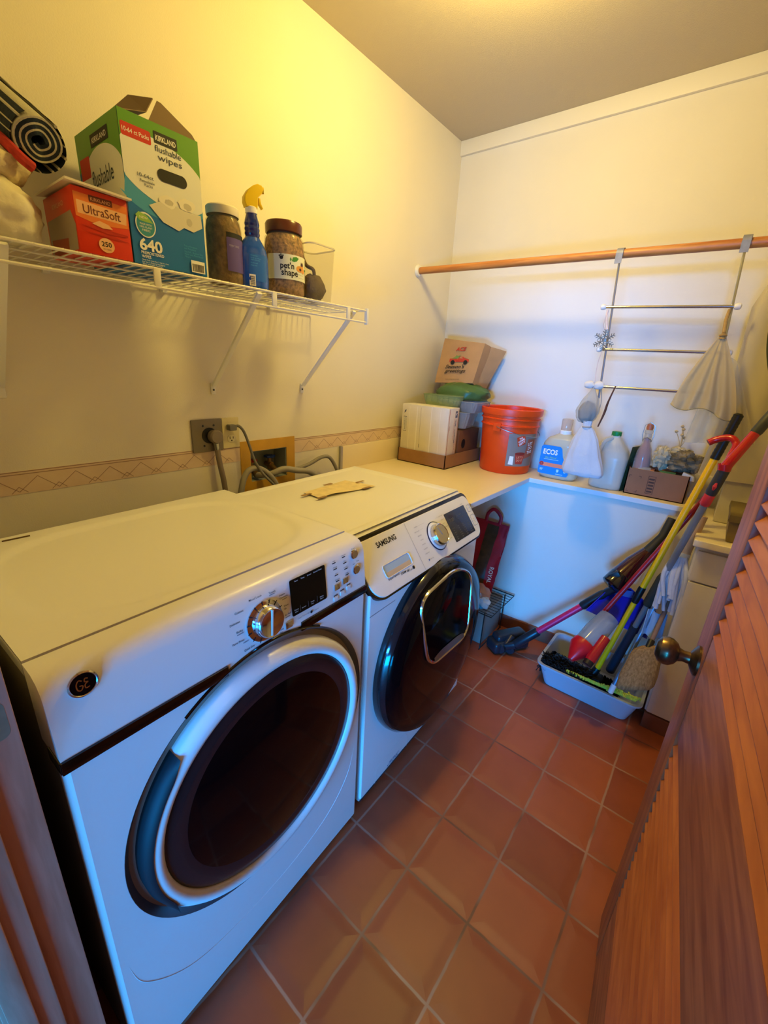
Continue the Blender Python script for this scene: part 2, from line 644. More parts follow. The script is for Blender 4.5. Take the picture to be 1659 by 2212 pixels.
for z in (1.085, 1.092):
    pl_line((-2.345, z), (-1.461, z), 0.0022)
    pl_line((-1.188, z), (0, z), 0.0022)
F.polys('border_pattern', lines, PINK)

# ---- doorway jamb on the left with stop and strike plate
jm = MB()
jm.box((DX0 - 0.04, -2.50, 0), (DX0, -2.358, 1.96), 0.002)
jm.box((DX0, -2.460, 0), (DX0 + 0.012, -2.402, 1.96), 0.003)
jm.box((DX0 + 0.012, -2.455, 0), (DX0 + 0.02, -2.428, 1.96), 0.003)
jm.box((DX0 - 0.11, -2.515, 0), (DX0 - 0.03, -2.49, 2.08), 0.004)
jamb = struct(jm.build('trim_3', JAMBW))
BRASS = mat('dull_greenish_brass', '#A9B39A', 0.35, 0.7, var=0.15, vscale=40)
MB().prism(rrect(-0.012, -0.028, 0.012, 0.028, 0.011), 0, 0.002, frame((DX0 + 0.0002, -2.377, 0.985), (0, -1, 0), (0, 0, 1))).build('strike_plate', BRASS, jamb, label='dull greenish metal strike plate')
hm = MB()
hm.box((DX0 - 0.04, -2.50, 1.96), (DX1 + 0.04, -2.358, 2.0), 0.002)
hm.box((DX1, -2.50, 0), (DX1 + 0.04, -2.358, 1.96), 0.002)
struct(hm.build('trim_4', JAMBW))

# ---- louvered door opened into the room on the right
E0 = V((1.535, -1.405, 0))       # free edge, hinge near the right jamb
E1 = V((1.622, -2.330, 0))
dd = (E1 - E0).normalized()
DM = frame(E0, dd, (0, 0, 1))    # local x along the door from free edge to hinge, y up, z towards the room's left
W = (E1 - E0).length
if DM.col[2].x > 0:
    DM = frame(E0, dd, (0, 0, 1)) @ Matrix.Scale(-1, 4, (0, 0, 1))
T = 0.035
def dbox(m, x0, x1, z0, z1, t0=-T, t1=0.0, bev=0.004):
    return m.box((x0, z0, t0), (x1, z1, t1), bev)
ST = 0.105
door = thing('door_1', 'red brown louvered door swung open at the right', 'door', E0)
del door['label'], door['category']
struct(door)
for x0, x1 in ((0, ST), (W - ST, W)):
    dbox(MB(), x0, x1, 0.012, 1.95).build('stile', DOORW, door, M=DM)
for z0, z1 in ((0.012, 0.25), (0.755, 0.985), (1.84, 1.95)):
    dbox(MB(), ST, W - ST, z0, z1, -T, -0.0015).build('rail', DOORR, door, M=DM)
for z0, z1 in ((0.25, 0.755), (0.985, 1.84)):
    m = MB()
    z = z0 + 0.004
    while z < z1 - 0.012:
        a = -math.atan2(0.034, 0.026)
        q = Matrix.Translation((0, z + 0.014, -T / 2)) @ Matrix.Rotation(-a, 4, 'X')
        m.box((ST - 0.004, -0.0035, -0.0235), (W - ST + 0.004, 0.0035, 0.0235), 0.0015, 1, M=q)
        z += 0.0315
    m.build('louver_slats', SLATW, door, M=DM)
OLDBR = mat('worn_bronze', '#7A6448', 0.3, 0.9, var=0.35, vscale=30, var2='#4C4A38')
kn = MB()
KM = DM @ Matrix.Translation((0.062, 0.905, 0))
kn.lathe([(0.0, 0.0), (0.030, 0.0), (0.030, 0.004), (0.022, 0.009), (0.012, 0.014), (0.011, 0.024), (0.014, 0.032), (0.022, 0.037), (0.0275, 0.046), (0.0285, 0.054), (0.025, 0.064), (0.015, 0.0705), (0.0, 0.072)], 32, M=Matrix.Diagonal((1, 1, 1.0, 1)))
knob = kn.build('knob', OLDBR, door, M=KM)
for zz in (0.3, 1.0, 1.75):
    m = MB().tube([(W + 0.004, zz - 0.045, 0.004), (W + 0.004, zz + 0.045, 0.004)], 0.006, 10)
    m.build('hinge', OLDBR, door, M=DM)

# ---- worktop (L shaped)
top = thing('worktop', 'cream laminate L-shaped worktop along the left and back walls', 'worktop', (0.4, -0.5, 0.888))
def ky(x):
    return knee_y(x) - 0.014
poly = [(0.004, -0.90), (0.745, -0.90), (0.745, ky(0.745)), (1.486, ky(1.486)), (1.486, -0.002), (0.004, -0.002)]
MB().prism(poly, 0.888, 0.91, bev=0.0012).build('worktop_slab', LAMIN, top)
eb = MB()
eb.box((0.745, -0.90, 0.8875), (0.7465, ky(0.745) - 0.0005, 0.9085))
p0, p1 = V((0.745, ky(0.745), 0)), V((1.486, ky(1.486), 0))
d_ = (p1 - p0).normalized()
n_ = V((d_.y, -d_.x, 0)) * 0.0014
eb.hexa([p0 + n_ + V((0, 0, 0.8875)), p1 + n_ + V((0, 0, 0.8875)), p1 + V((0, 0, 0.8875)), p0 + V((0, 0, 0.8875)),
         p0 + n_ + V((0, 0, 0.9085)), p1 + n_ + V((0, 0, 0.9085)), p1 + V((0, 0, 0.9085)), p0 + V((0, 0, 0.9085))])
eb.build('edge_band', EDGEW, top)
bs = MB()
bs.box((0.001, -0.892, 0.91), (0.012, -0.002, 1.028), 0.001)
bs.build('backsplash', LAMIN, top)
MB().box((0.001, -0.905, 0.885), (0.014, -0.890, 1.028)).build('backsplash_end_strip', STEEL, top)

# ---- base cabinet at the right end
CAB = mat('white_cabinet_paint', '#DAD3C8', 0.5, var=0.04, vscale=12)
cab = thing('base_cabinet', 'white base cabinet with drawer and cream top behind the open louvered door', 'cabinet', (1.72, -0.28, 0))
MB().box((1.497, -0.530, 0.078), (1.975, -0.002, 0.855), 0.004).build('carcass', CAB, cab)
MB().prism(rrect(1.505, 0.715, 1.965, 0.835, 0.004), 0, 0.016, frame((0, -0.530, 0), (1, 0, 0), (0, 0, 1)), 0.002).build('drawer', CAB, cab)
MB().prism(rrect(1.505, 0.085, 1.965, 0.708, 0.004), 0, 0.016, frame((0, -0.530, 0), (1, 0, 0), (0, 0, 1)), 0.002).build('door', CAB, cab)
MB().box((1.500, -0.545, 0.0), (1.975, -0.47, 0.076), 0.003).build('toe_kick', BASET, cab, label='terracotta tile toe kick')
MB().box((1.484, -0.580, 0.858), (1.978, -0.002, 0.885), 0.006, 3).build('cabinet_top', LAMIN, cab)

# ---- ceiling lamp (just above the frame)
lampt = thing('ceiling_lamp', 'round frosted ceiling lamp above the machines, just out of frame', 'lamp', (LAMP[0], LAMP[1], H))
MB().lathe([(0, 0), (0.15, 0), (0.15, -0.02), (0.13, -0.03), (0, -0.03)], 40, Matrix.Translation((LAMP[0], LAMP[1], H))).build('lamp_base', WHITE_PL, lampt)
gm_ = bpy.data.materials.new('lit_frosted_glass')
gm_.use_nodes = True
gb = gm_.node_tree.nodes['Principled BSDF']
gb.inputs['Emission Color'].default_value = (*LAMP_COL, 1)
gb.inputs['Emission Strength'].default_value = 9.0
MB().lathe([(0.128, -0.03), (0.125, -0.05), (0.10, -0.065), (0.05, -0.075), (0, -0.078)], 40, Matrix.Translation((LAMP[0], LAMP[1], H))).build('lamp_shade', gm_, lampt)

# ================================================================== machines
def lframe(O, ang):              # local (w forward, u to the right, z up)
    a = R(ang)
    n, u = V((math.cos(a), math.sin(a), 0)), V((-math.sin(a), math.cos(a), 0))
    return Matrix(((n.x, u.x, 0, O[0]), (n.y, u.y, 0, O[1]), (n.z, u.z, 1, O[2]), (0, 0, 0, 1)))
def axisw(M, w, u, z):           # lathe frame whose axis points forward out of the front
    f = M.to_3x3()
    n, uu = f.col[0], f.col[1]
    O = M @ V((w, u, z))
    r_, u_ = uu, V((0, 0, 1))
    return Matrix(((r_.x, u_.x, n.x, O.x), (r_.y, u_.y, n.y, O.y), (r_.z, u_.z, n.z, O.z), (0, 0, 0, 1)))
def front_with_hole(m, u0, u1, z0, z1, cu, cz, r, w, depth, r2, N=96, bow=None):
    t = bmesh.new()
    ins, outs, dp = [], [], []
    for i in range(N):
        a = 2 * math.pi * i / N
        c, s = math.cos(a), math.sin(a)
        ins.append(t.verts.new((w, cu + r * c, cz + r * s)))
        k = 1e9
        if c > 1e-9: k = min(k, (u1 - cu) / c)
        if c < -1e-9: k = min(k, (u0 - cu) / c)
        if s > 1e-9: k = min(k, (z1 - cz) / s)
        if s < -1e-9: k = min(k, (z0 - cz) / s)
        outs.append(t.verts.new((w, cu + k * c, cz + k * s)))
        dp.append(t.verts.new((w - depth, cu + r2 * c, cz + r2 * s)))
    for i in range(N):
        j = (i + 1) % N
        t.faces.new((ins[i], ins[j], outs[j], outs[i]))
        t.faces.new((dp[i], dp[j], ins[j], ins[i]))
    # corners
    for cu_, cz_ in ((u0, z0), (u1, z0), (u1, z1), (u0, z1)):
        best = sorted(range(N), key=lambda i: (outs[i].co.y - cu_) ** 2 + (outs[i].co.z - cz_) ** 2)
        i = best[0]
        outs[i].co.y, outs[i].co.z = cu_, cz_
    t.faces.new(dp)
    bmesh.ops.recalc_face_normals(t, faces=t.faces)
    m._merge(t)
# ------------------------------------------------------------------ dryer
DO = (0.845, -1.985, 0)
DM_ = lframe(DO, 2.5)
dryer = thing('clothes_dryer', 'white front-loading clothes dryer nearest the doorway with a big dark round window', 'dryer', (0.54, -1.99, 0))
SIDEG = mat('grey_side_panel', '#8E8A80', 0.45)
HW = 0.342
def extr(m, prof, u0, u1, bev=0.0):      # (w,z) profile swept along u
    t = bmesh.new()
    a = [t.verts.new((w_, u0, z_)) for w_, z_ in prof]
    b = [t.verts.new((w_, u1, z_)) for w_, z_ in prof]
    n = len(prof)
    t.faces.new(a)
    t.faces.new(list(reversed(b)))
    for i in range(n):
        t.faces.new((a[i], b[i], b[(i + 1) % n], a[(i + 1) % n]))
    bmesh.ops.recalc_face_normals(t, faces=t.faces)
    if bev:
        ed = [e for e in t.edges if abs(e.verts[0].co.y - e.verts[1].co.y) < 1e-7]
        bmesh.ops.bevel(t, geom=ed, offset=bev, segments=3, profile=0.6, affect='EDGES')
    return m._merge(t)
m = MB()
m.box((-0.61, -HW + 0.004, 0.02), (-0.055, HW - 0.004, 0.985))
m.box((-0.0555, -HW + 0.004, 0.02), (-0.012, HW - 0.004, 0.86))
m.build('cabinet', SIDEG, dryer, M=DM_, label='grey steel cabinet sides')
# front panel with round recess
DCU, DCZ = 0.018, 0.55
m = MB()
front_with_hole(m, -HW + 0.008, HW - 0.008, 0.02, 0.862, DCU, DCZ, 0.317, 0.0, 0.030, 0.290)
m.build('front_panel', WHITE_EN, dryer, M=DM_)
for s in (-1, 1):                # rounded vertical front corners
    m = MB()
    pr_ = [(0.0, HW - 0.008), (-0.0025, HW - 0.0025), (-0.008, HW), (-0.022, HW)]
    t = bmesh.new()
    a = [t.verts.new((w_, s * u_, 0.02)) for w_, u_ in pr_]
    b = [t.verts.new((w_, s * u_, 0.862)) for w_, u_ in pr_]
    for i in range(3):
        t.faces.new((a[i], a[i + 1], b[i + 1], b[i]))
    bmesh.ops.recalc_face_normals(t, faces=t.faces)
    m._merge(t)
    m.build('front_corner', WHITE_EN, dryer, M=DM_, ang=60)
MB().box((-0.05, -HW + 0.01, 0.0), (-0.012, HW - 0.01, 0.022)).build('plinth', BLACK, dryer, M=DM_)
m = MB()
front_arc = []
for i in range(49):
    a = 2 * math.pi * i / 48
# soft crease of the lower front
m.tube(bez([(-0.001, -0.325, 0.36), (-0.0002, -0.30, 0.26), (0, -0.21, 0.165), (0, -0.07, 0.128), (0, 0.08, 0.126), (0, 0.21, 0.16), (-0.0002, 0.295, 0.24), (-0.001, 0.328, 0.36)], 60), 0.0010, 6)
m.build('front_crease', WHITE_EN, dryer, M=DM_, ang=80)
# console
m = MB()
prof = [(-0.075, 0.862), (0.0, 0.862), (-0.002, 0.88), (-0.011, 0.962), (-0.016, 0.977), (-0.026, 0.989), (-0.042, 0.996), (-0.075, 0.998)]
extr(m, prof, -HW, HW)
m.build('console', WHITE_EN, dryer, M=DM_, ang=50)
# top with shallow rounded dish
def dtop(a, b):
    w_ = -0.61 + 0.532 * a
    u_ = -HW + 2 * HW * b
    x = abs((w_ + 0.335) / 0.235)
    y_ = abs(u_ / 0.315)
    d = (x ** 3.2 + y_ ** 3.2) ** (1 / 3.2)
    k = min(1, max(0, (1.0 - d) / 0.10))
    k = k * k * (3 - 2 * k)
    return (w_, u_, 1.0 - 0.006 * k)
m = MB()
m.grid(dtop, 60, 70)
m.box((-0.61, -HW, 0.975), (-0.078, HW, 0.993))
m.build('top_panel', WHITE_EN, dryer, M=DM_, ang=60)
m = MB()
for u_ in (-HW, HW - 0.0006):
    m.box((-0.61, u_, 0.975), (-0.078, u_ + 0.0006, 1.0))
m.box((-0.61, -HW, 0.975), (-0.6094, HW, 1.0))
m.box((-0.0786, -HW, 0.975), (-0.078, HW, 1.0))
m.build('top_edge', WHITE_EN, dryer, M=DM_)
# chrome trim
m = MB()
m.box((-0.004, -HW - 0.0015, 0.846), (0.0035, -0.075, 0.868), 0.0015)
m.box((-0.045, -HW - 0.0025, 0.846), (0.0, -HW + 0.002, 0.868), 0.0015)
m.box((-0.004, 0.112, 0.846), (0.0035, HW + 0.0015, 0.868), 0.0015)
arc = [(0.001, DCU + 0.3185 * math.cos(R(a)), DCZ + 0.3185 * math.sin(R(a))) for a in range(62, 128, 3)]
m.tube(arc, 0.0035, 8)
m.build('trim_strip', DCHROME, dryer, M=DM_)
# door
m = MB()
m.lathe([(0.262, -0.016), (0.292, -0.016), (0.293, 0.002), (0.290, 0.012), (0.282, 0.021), (0.270, 0.0245), (0.262, 0.022), (0.2575, 0.016), (0.2565, 0.004)], 96, axisw(DM_, 0, DCU, DCZ))
ddoor = m.build('door', WHITE_EN, dryer, ang=50)
BEZEL = mat('dark_plum_plastic', '#2A2022', 0.18)
MB().lathe([(0.257, 0.013), (0.250, 0.017), (0.228, 0.019), (0.214, 0.018)], 96, axisw(DM_, 0, DCU, DCZ)).build('window_bezel', BEZEL, ddoor)
MB().lathe([(0.2145, 0.0182), (0.19, 0.0225), (0.14, 0.029), (0.07, 0.033), (0, 0.034)], 96, axisw(DM_, 0, DCU, DCZ)).build('window_glass', BLACKG, ddoor)
NAVY = mat('navy_handle_plastic', '#0C1016', 0.6)
m = MB()
n = 40
t = bmesh.new()
rows = []
for i in range(n + 1):
    a = R(136 + (212 - 136) * i / n)
    k = min(1, min(i, n - i) / 5.0)
    r0, r1 = 0.2935, 0.2935 - 0.0135 * math.sin(k * math.pi / 2)
    c, s = math.cos(a), math.sin(a)
    rows.append([t.verts.new((w_, DCU + r_ * c, DCZ + r_ * s)) for w_, r_ in ((-0.012, r0 + 0.0008), (0.004, r0 + 0.0012), (0.0145, r0 - 0.0025 * k), (0.0225, (r0 + r1) / 2 - 0.002 * k), (0.0242, r1))])
for a, b in zip(rows, rows[1:]):
    for k in range(4):
        t.faces.new((a[k], a[k + 1], b[k + 1], b[k]))
bmesh.ops.recalc_face_normals(t, faces=t.faces)
m._merge(t)
m.build('door_handle', NAVY, ddoor, M=DM_, ang=60)
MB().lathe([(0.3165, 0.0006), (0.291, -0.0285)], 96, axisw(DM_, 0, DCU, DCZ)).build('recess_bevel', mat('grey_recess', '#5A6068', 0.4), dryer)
# controls on the leaning console face: local x = u, y up the face
a_ = R(2.5)
nD, uD = V((math.cos(a_), math.sin(a_), 0)), V((-math.sin(a_), math.cos(a_), 0))
FM = frame(V(DO) + nD * 0.0002 + V((0, 0, 0.865)), uD, nD * -0.011 + V((0, 0, 0.1)))
dial = MB().lathe([(0.0, 0), (0.043, 0), (0.043, 0.003), (0.040, 0.0045), (0.0, 0.0045)], 48, FM @ Matrix.Translation((0.018, 0.054, 0))).build('dial_plate', CHROME, dryer)
kb = MB().lathe([(0.0345, 0.0045), (0.0335, 0.012), (0.0315, 0.021), (0.029, 0.0235), (0.0275, 0.0225), (0, 0.0222)], 48, FM @ Matrix.Translation((0.020, 0.054, 0))).build('dial_knob', CHROME, dial)
MB().box((-0.0015, -0.027, 0.0224), (0.0015, 0.027, 0.0236)).build('dial_pointer', WHITE_PL, dial, M=FM @ Matrix.Translation((0.020, 0.054, 0)) @ Matrix.Rotation(R(-8), 4, 'Z'))
F = Face(FM, dryer)
tk = []
for i in range(13):
    a = R(-115 - i * 25 + 0)
    c, s = math.cos(a), math.sin(a)
    r0, r1, hw = 0.036, 0.0455, 0.0011
    cx, cy = 0.018, 0.054
    tk.append([(cx + r0 * c + hw * s, cy + r0 * s - hw * c), (cx + r1 * c + hw * s, cy + r1 * s - hw * c), (cx + r1 * c - hw * s, cy + r1 * s + hw * c), (cx + r0 * c - hw * s, cy + r0 * s + hw * c)])
F.h = 0.0049
F.polys('dial_marks', tk, INK)
F.h = 0.0003
F.text([('Mixed Loads', 0.003, 0.110, 0.030, 0.0046), ('Towels', 0.044, 0.106, 0.017, 0.0046), ('Cottons', -0.036, 0.097, 0.019, 0.0046),
        ('Delicates', -0.048, 0.078, 0.022, 0.0046), ('Bulky', -0.040, 0.058, 0.014, 0.0046), ('Perm Press', -0.046, 0.037, 0.026, 0.0046),
        ('Quick Dry', -0.024, 0.013, 0.024, 0.0046), ('Steam', 0.068, 0.090, 0.014, 0.0042), ('Dewrinkle', 0.072, 0.0835, 0.021, 0.0042), ('Warm', 0.076, 0.062, 0.013, 0.0042), ('Up', 0.073, 0.0555, 0.006, 0.0042),
        ('Air Fluff', 0.079, 0.040, 0.018, 0.0042), ('Time', 0.058, 0.013, 0.011, 0.0042), ('Dry', 0.056, 0.0065, 0.008, 0.0042)], INK, bold=0.006)
F.rects('faint_lettering', [(-0.047, 0.0510, -0.033, 0.0530), (-0.036, 0.029, -0.024, 0.031), (0.036, 0.100, 0.05, 0.102), (0.067, 0.077, 0.08, 0.079), (0.070, 0.033, 0.084, 0.035)], LGREY)
# display
scr = MB().prism(rrect(0.090, 0.027, 0.197, 0.112, 0.004), 0, 0.0012, FM).build('display', BLACKG, dryer)
SF = Face(FM @ Matrix.Translation((0, 0, 0.0012)), scr)
SF.text([('Timer', 0.108, 0.106, 0.011, 0.0032), ('Temp', 0.127, 0.106, 0.011, 0.0032), ('Sensor', 0.147, 0.106, 0.013, 0.0032), ('Extended Tumble', 0.173, 0.106, 0.026, 0.0032),
         ('Damp', 0.102, 0.040, 0.012, 0.0028), ('Alert', 0.102, 0.035, 0.010, 0.0028), ('Sensor', 0.124, 0.037, 0.013, 0.0028), ('Temp', 0.150, 0.039, 0.011, 0.0028), ('Dry', 0.150, 0.034, 0.007, 0.0028), ('Delay', 0.180, 0.039, 0.012, 0.0028), ('Start', 0.180, 0.034, 0.011, 0.0028)], WINK)
SF.rects('display_lines', [(0.113, 0.031, 0.1134, 0.046), (0.137, 0.031, 0.1374, 0.046), (0.165, 0.031, 0.1654, 0.046)], LGREY)
F.text([('Steam Technology', 0.122, 0.016, 0.034, 0.0036)], LGREY)
F.text([('steam', 0.158, 0.014, 0.018, 0.0034)], LGREY)
F.polys('drop_logo', [ell(0.145, 0.0145, 0.0035, 0.0035, 20)], INK)
for cx, cy in ((0.302, 0.103), (0.307, 0.060)):
    MB().lathe([(0.0125, 0), (0.0125, 0.003), (0.0105, 0.005), (0, 0.0046)], 28, FM @ Matrix.Translation((cx, cy, 0))).build('round_button', CHROME, dryer)
for cx, cy in ((0.233, 0.041), (0.264, 0.046), (0.077, 0.015)):
    bq = MB().prism(rrect(cx - 0.009, cy - 0.0075, cx + 0.009, cy + 0.0075, 0.001), 0, 0.003, FM, 0.0008).build('square_button', CHROME, dryer)
for cx, cy in ((0.227, 0.012), (0.251, 0.017), (0.275, 0.022)):
    MB().prism(rrect(cx - 0.0075, cy - 0.005, cx + 0.0075, cy + 0.005, 0.001), 0, 0.0018, FM, 0.0006).build('touch_pad', WHITE_PL, dryer)
rc = []
for i in range(4):
    rc.append((0.222 + i * 0.003, 0.103 - i * 0.0165, 0.234 + i * 0.003, 0.1055 - i * 0.0165))
    rc.append((0.257 + i * 0.003, 0.107 - i * 0.0165, 0.269 + i * 0.003, 0.1095 - i * 0.0165))
for cx, cy in ((0.227, 0.0205), (0.251, 0.0255), (0.275, 0.0305)):
    rc.append((cx - 0.007, cy - 0.0012, cx + 0.007, cy + 0.0012))
F.rects('indicator_lights', rc, INK)
tx = []
for i, (s1, s2) in enumerate((('High', 'Extra Dry'), ('Medium', 'Dry'), ('Low', 'Less Dry'), ('Extra Low', 'Damp'))):
    tx.append((s1, 0.228 + i * 0.003, 0.1095 - i * 0.0165, None, 0.0030))
    tx.append((s2, 0.263 + i * 0.003, 0.1135 - i * 0.0165, None, 0.0030))
tx += [('Power', 0.300, 0.1185, None, 0.0034), ('Start', 0.300, 0.077, None, 0.0034), ('Pause', 0.315, 0.081, None, 0.0034)]
F.text(tx, INK)
# round badge with monogram
bd = MB().lathe([(0.0195, 0), (0.0195, 0.002), (0.0175, 0.0032), (0.0165, 0.0024)], 40, FM @ Matrix.Translation((-0.295, 0.104, 0))).build('badge', CHROME, dryer)
MB().lathe([(0.0168, 0.0022), (0, 0.0026)], 40, FM @ Matrix.Translation((-0.295, 0.104, 0))).build('badge_face', BLACKG, bd)
BF = Face(FM @ Matrix.Translation((-0.295, 0.104, 0.0026)), bd)
cur = []
def curl(pts, wd=0.0016):
    q = bez([(x, y, 0) for x, y in pts], 30)
    for a, b in zip(q, q[1:]):
        d = (b - a)
        if d.length < 1e-9:
            continue
        n = V((-d.y, d.x, 0)).normalized() * wd / 2
        cur.append([(a - n)[:2], (b - n)[:2], (b + n)[:2], (a + n)[:2]])
curl([(-0.001, 0.006), (-0.005, 0.0085), (-0.0085, 0.003), (-0.008, -0.005), (-0.004, -0.0075), (-0.001, -0.002), (-0.005, 0.0)])
curl([(0.0065, 0.0065), (0.003, 0.008), (0.002, 0.003), (0.006, 0.0015), (0.002, -0.001), (0.002, -0.007), (0.007, -0.0065)])
BF.polys('badge_monogram', cur, CHROME)
# sheet metal screw head and a chip on the top near the wall
MB().tube([(-0.585, -0.24, 1.0012), (-0.582, -0.19, 1.0012)], 0.002, 6).build('top_scratch', mat('rust_brown', '#5A4426', 0.8), dryer, M=DM_)

# ------------------------------------------------------------------ washing machine
SO = (0.816, -1.273, 0)
SM = lframe(SO, 2.5)
washer = thing('washing_machine', 'white front-loading washing machine with black round door, beside the worktop', 'washing machine', (0.5, -1.28, 0))
SW = 0.345
m = MB()
m.box((-0.645, -SW, 0.03), (-0.125, SW, 0.945), 0.004)
m.box((-0.13, -SW, 0.03), (-0.010, SW, 0.80), 0.004)
m.build('cabinet', WHITE_EN, washer, M=SM)
m = MB()
m.box((-0.015, -SW - 0.004, 0.05), (0.0, SW + 0.006, 0.822), 0.007, 3)
m.build('front_panel', WHITE_EN, washer, M=SM)
MB().box((-0.06, -SW + 0.02, 0.0), (-0.02, SW - 0.02, 0.052)).build('plinth', DGREY, washer, M=SM)
# top plate with raised rim
def stop_(a, b):
    w_ = -0.648 + 0.545 * a
    u_ = -SW - 0.003 + (2 * SW + 0.006) * b
    x = abs((w_ + 0.38) / 0.25)
    y_ = abs(u_ / 0.318)
    d = max(x, y_)
    k = min(1, max(0, (1.0 - d) / 0.025))
    return (w_, u_, 0.963 - 0.004 * k)
m = MB()
m.grid(stop_, 70, 90)
m.box((-0.648, -SW - 0.003, 0.935), (-0.103, SW + 0.003, 0.958))
m.build('top_plate', WHITE_EN, washer, M=SM, ang=50)
# control panel leaning back
Pn, Pu = nD, uD
PM = frame(V(SO) + Pn * 0.008 + V((0, 0, 0.815)), Pu, Pn * -0.09 + V((0, 0, 0.125)))
m = MB()
extr(m, [(-0.12, 0.80), (-0.004, 0.80), (-0.004, 0.82), (-0.088, 0.950), (-0.105, 0.956), (-0.12, 0.95)], -SW, SW)
m.build('console', WHITE_EN, washer, M=SM)
trim = MB().prism(rrect(-0.352, -0.018, 0.362, 0.171, [0.055, 0.055, 0.03, 0.02], 8), -0.012, 0.0055, PM, 0.002).build('panel_trim', DCHROME, washer, label='dark chrome frame of the control panel')
pan = MB().prism(rrect(-0.346, -0.012, 0.356, 0.157, [0.05, 0.05, 0.028, 0.02], 8), 0.002, 0.009, PM, 0.003).build('control_panel', WHITE_EN, washer)
PF = Face(PM @ Matrix.Translation((0, 0, 0.009)), pan)
PF.text([('SAMSUNG', -0.203, 0.129, 0.098, 0.0165)], INK, bold=0.03)
PF.text([('SuperSpeed', -0.267, 0.026, 0.055, 0.0068, 'L')], INK)
PF.text([('STEAM', -0.207, 0.021, 0.026, 0.0068, 'L'), ('VRT', -0.177, 0.0185, 0.017, 0.0068, 'L')], INK, bold=0.02)
PF.text([('plus', -0.159, 0.0175, 0.012, 0.0055, 'L')], INK, shear=0.3)
PF.polys('logo_dot', [ell(-0.139, 0.0185, 0.0055, 0.0055, 24)], INK)
PF.rects('drawer_gap', [(-0.0895, -0.009, -0.0885, 0.154)], GREY)
# drawer handle pocket
hp = [(-0.272, 0.030), (-0.135, 0.030), (-0.135, 0.072), (-0.272, 0.072)]
pk = MB()
pk.prism(rrect(-0.270, 0.030, -0.134, 0.068, 0.009), 0.0091, 0.0098, PM)
PFl = Face(PM @ Matrix.Translation((0, 0, 0.009)), pan)
POCK = mat('pale_blue_pocket', '#A9C4DC', 0.3)
pk.build('detergent_drawer_handle', POCK, pan)
m = MB()
m.tube([PM @ V((x, y_, 0.0105)) for x, y_ in rrect(-0.270, 0.030, -0.134, 0.068, 0.009)], 0.0013, 6, closed=True)
m.build('handle_rim', WHITE_EN, pan)
MB().hexa([PM @ V(q) for q in ((-0.262, 0.0305, 0.0096), (-0.142, 0.0305, 0.0096), (-0.142, 0.046, 0.0096), (-0.262, 0.046, 0.0096), (-0.262, 0.0305, 0.0102), (-0.142, 0.0305, 0.0102), (-0.142, 0.044, 0.0102), (-0.262, 0.044, 0.0102))]).build('handle_lip', mat('tan_lip', '#C8B49A', 0.4), pan)
# dial and programme names
dl = MB().lathe([(0.052, 0), (0.052, 0.002), (0.049, 0.003)], 56, PM @ Matrix.Translation((0.050, 0.068, 0.009))).build('dial_ring', mat('deep_blue_ring', '#23263A', 0.3), pan)
MB().lathe([(0.049, 0.0025), (0.0465, 0.004), (0.040, 0.0045)], 56, PM @ Matrix.Translation((0.050, 0.068, 0.009))).build('dial_halo', WHITE_PL, dl)
kn2 = MB().lathe([(0.040, 0.003), (0.0395, 0.018), (0.037, 0.0245), (0.0345, 0.026), (0.033, 0.0245), (0, 0.024)], 56, PM @ Matrix.Translation((0.050, 0.068, 0.009))).build('dial_knob', CHROME, dl)
MB().box((-0.004, -0.001, 0.0242), (0.0285, 0.001, 0.0248)).build('dial_pointer', GREY, dl, M=PM @ Matrix.Translation((0.050, 0.068, 0.009)) @ Matrix.Rotation(R(110), 4, 'Z'))
names_l = ['NORMAL', 'HEAVY DUTY', 'BEDDING', 'WHITES', 'SANITIZE', 'ALLERGEN', 'RINSE+SPIN']
names_r = ['QUICK WASH', 'DELICATES', 'WOOL', 'PERM PRESS', 'ECO', 'ACTIVE', 'SELF CLEAN']
PF.text([(s, -0.030, 0.127 - i * 0.0155, None, 0.0036, 'R') for i, s in enumerate(names_l)], LGREY)
PF.text([(s, 0.107 + 0.005 * min(i, 6 - i), 0.124 - i * 0.0145, None, 0.0034, 'L') for i, s in enumerate(names_r)], LGREY)
PF.text([('Smart Care', -0.045, 0.012, 0.024, 0.004, 'L')], LGREY)
PF.rects('programme_ticks', [(-0.028, 0.127, 0.012, 0.1273), (-0.028, 0.112, -0.006, 0.1123), (0.086, 0.124, 0.105, 0.1243)], LGREY)
PF.polys('care_mark', [rrect(-0.053, 0.009, -0.048, 0.015, 0.001)], mat('blue_ink', '#2C5AA8', 0.5))
sc = MB().prism(rrect(0.146, 0.012, 0.306, 0.123, 0.003), 0, 0.001, PM @ Matrix.Translation((0, 0, 0.009))).build('display', mat('smoky_display', '#1B1A17', 0.15, coat=0.4), pan)
DIMG = mat('dim_display_print', '#77736A', 0.5)
SF = Face(PM @ Matrix.Translation((0, 0, 0.010)), sc)
tx = []
random.seed(4)
cols = ('TEMP', 'SPIN', 'SOIL', 'OPTION')
lev = (('EX HOT', 'HIGH', 'HEAVY', 'STEAM'), ('HOT', 'MED', 'NORMAL', 'PRE WASH'), ('WARM', 'LOW', 'LIGHT', 'DELAY'), ('ECO', 'NO SPIN', 'EX LIGHT', 'RINSE'), ('COLD', 'DRAIN', 'SOAK', 'SPEED'))
for i, cn in enumerate(cols):
    tx.append((cn, 0.166 + i * 0.039, 0.020, None, 0.0042))
    for j in range(5):
        tx.append((lev[j][i], 0.166 + i * 0.039, 0.062 - j * 0.0085, None, 0.0036))
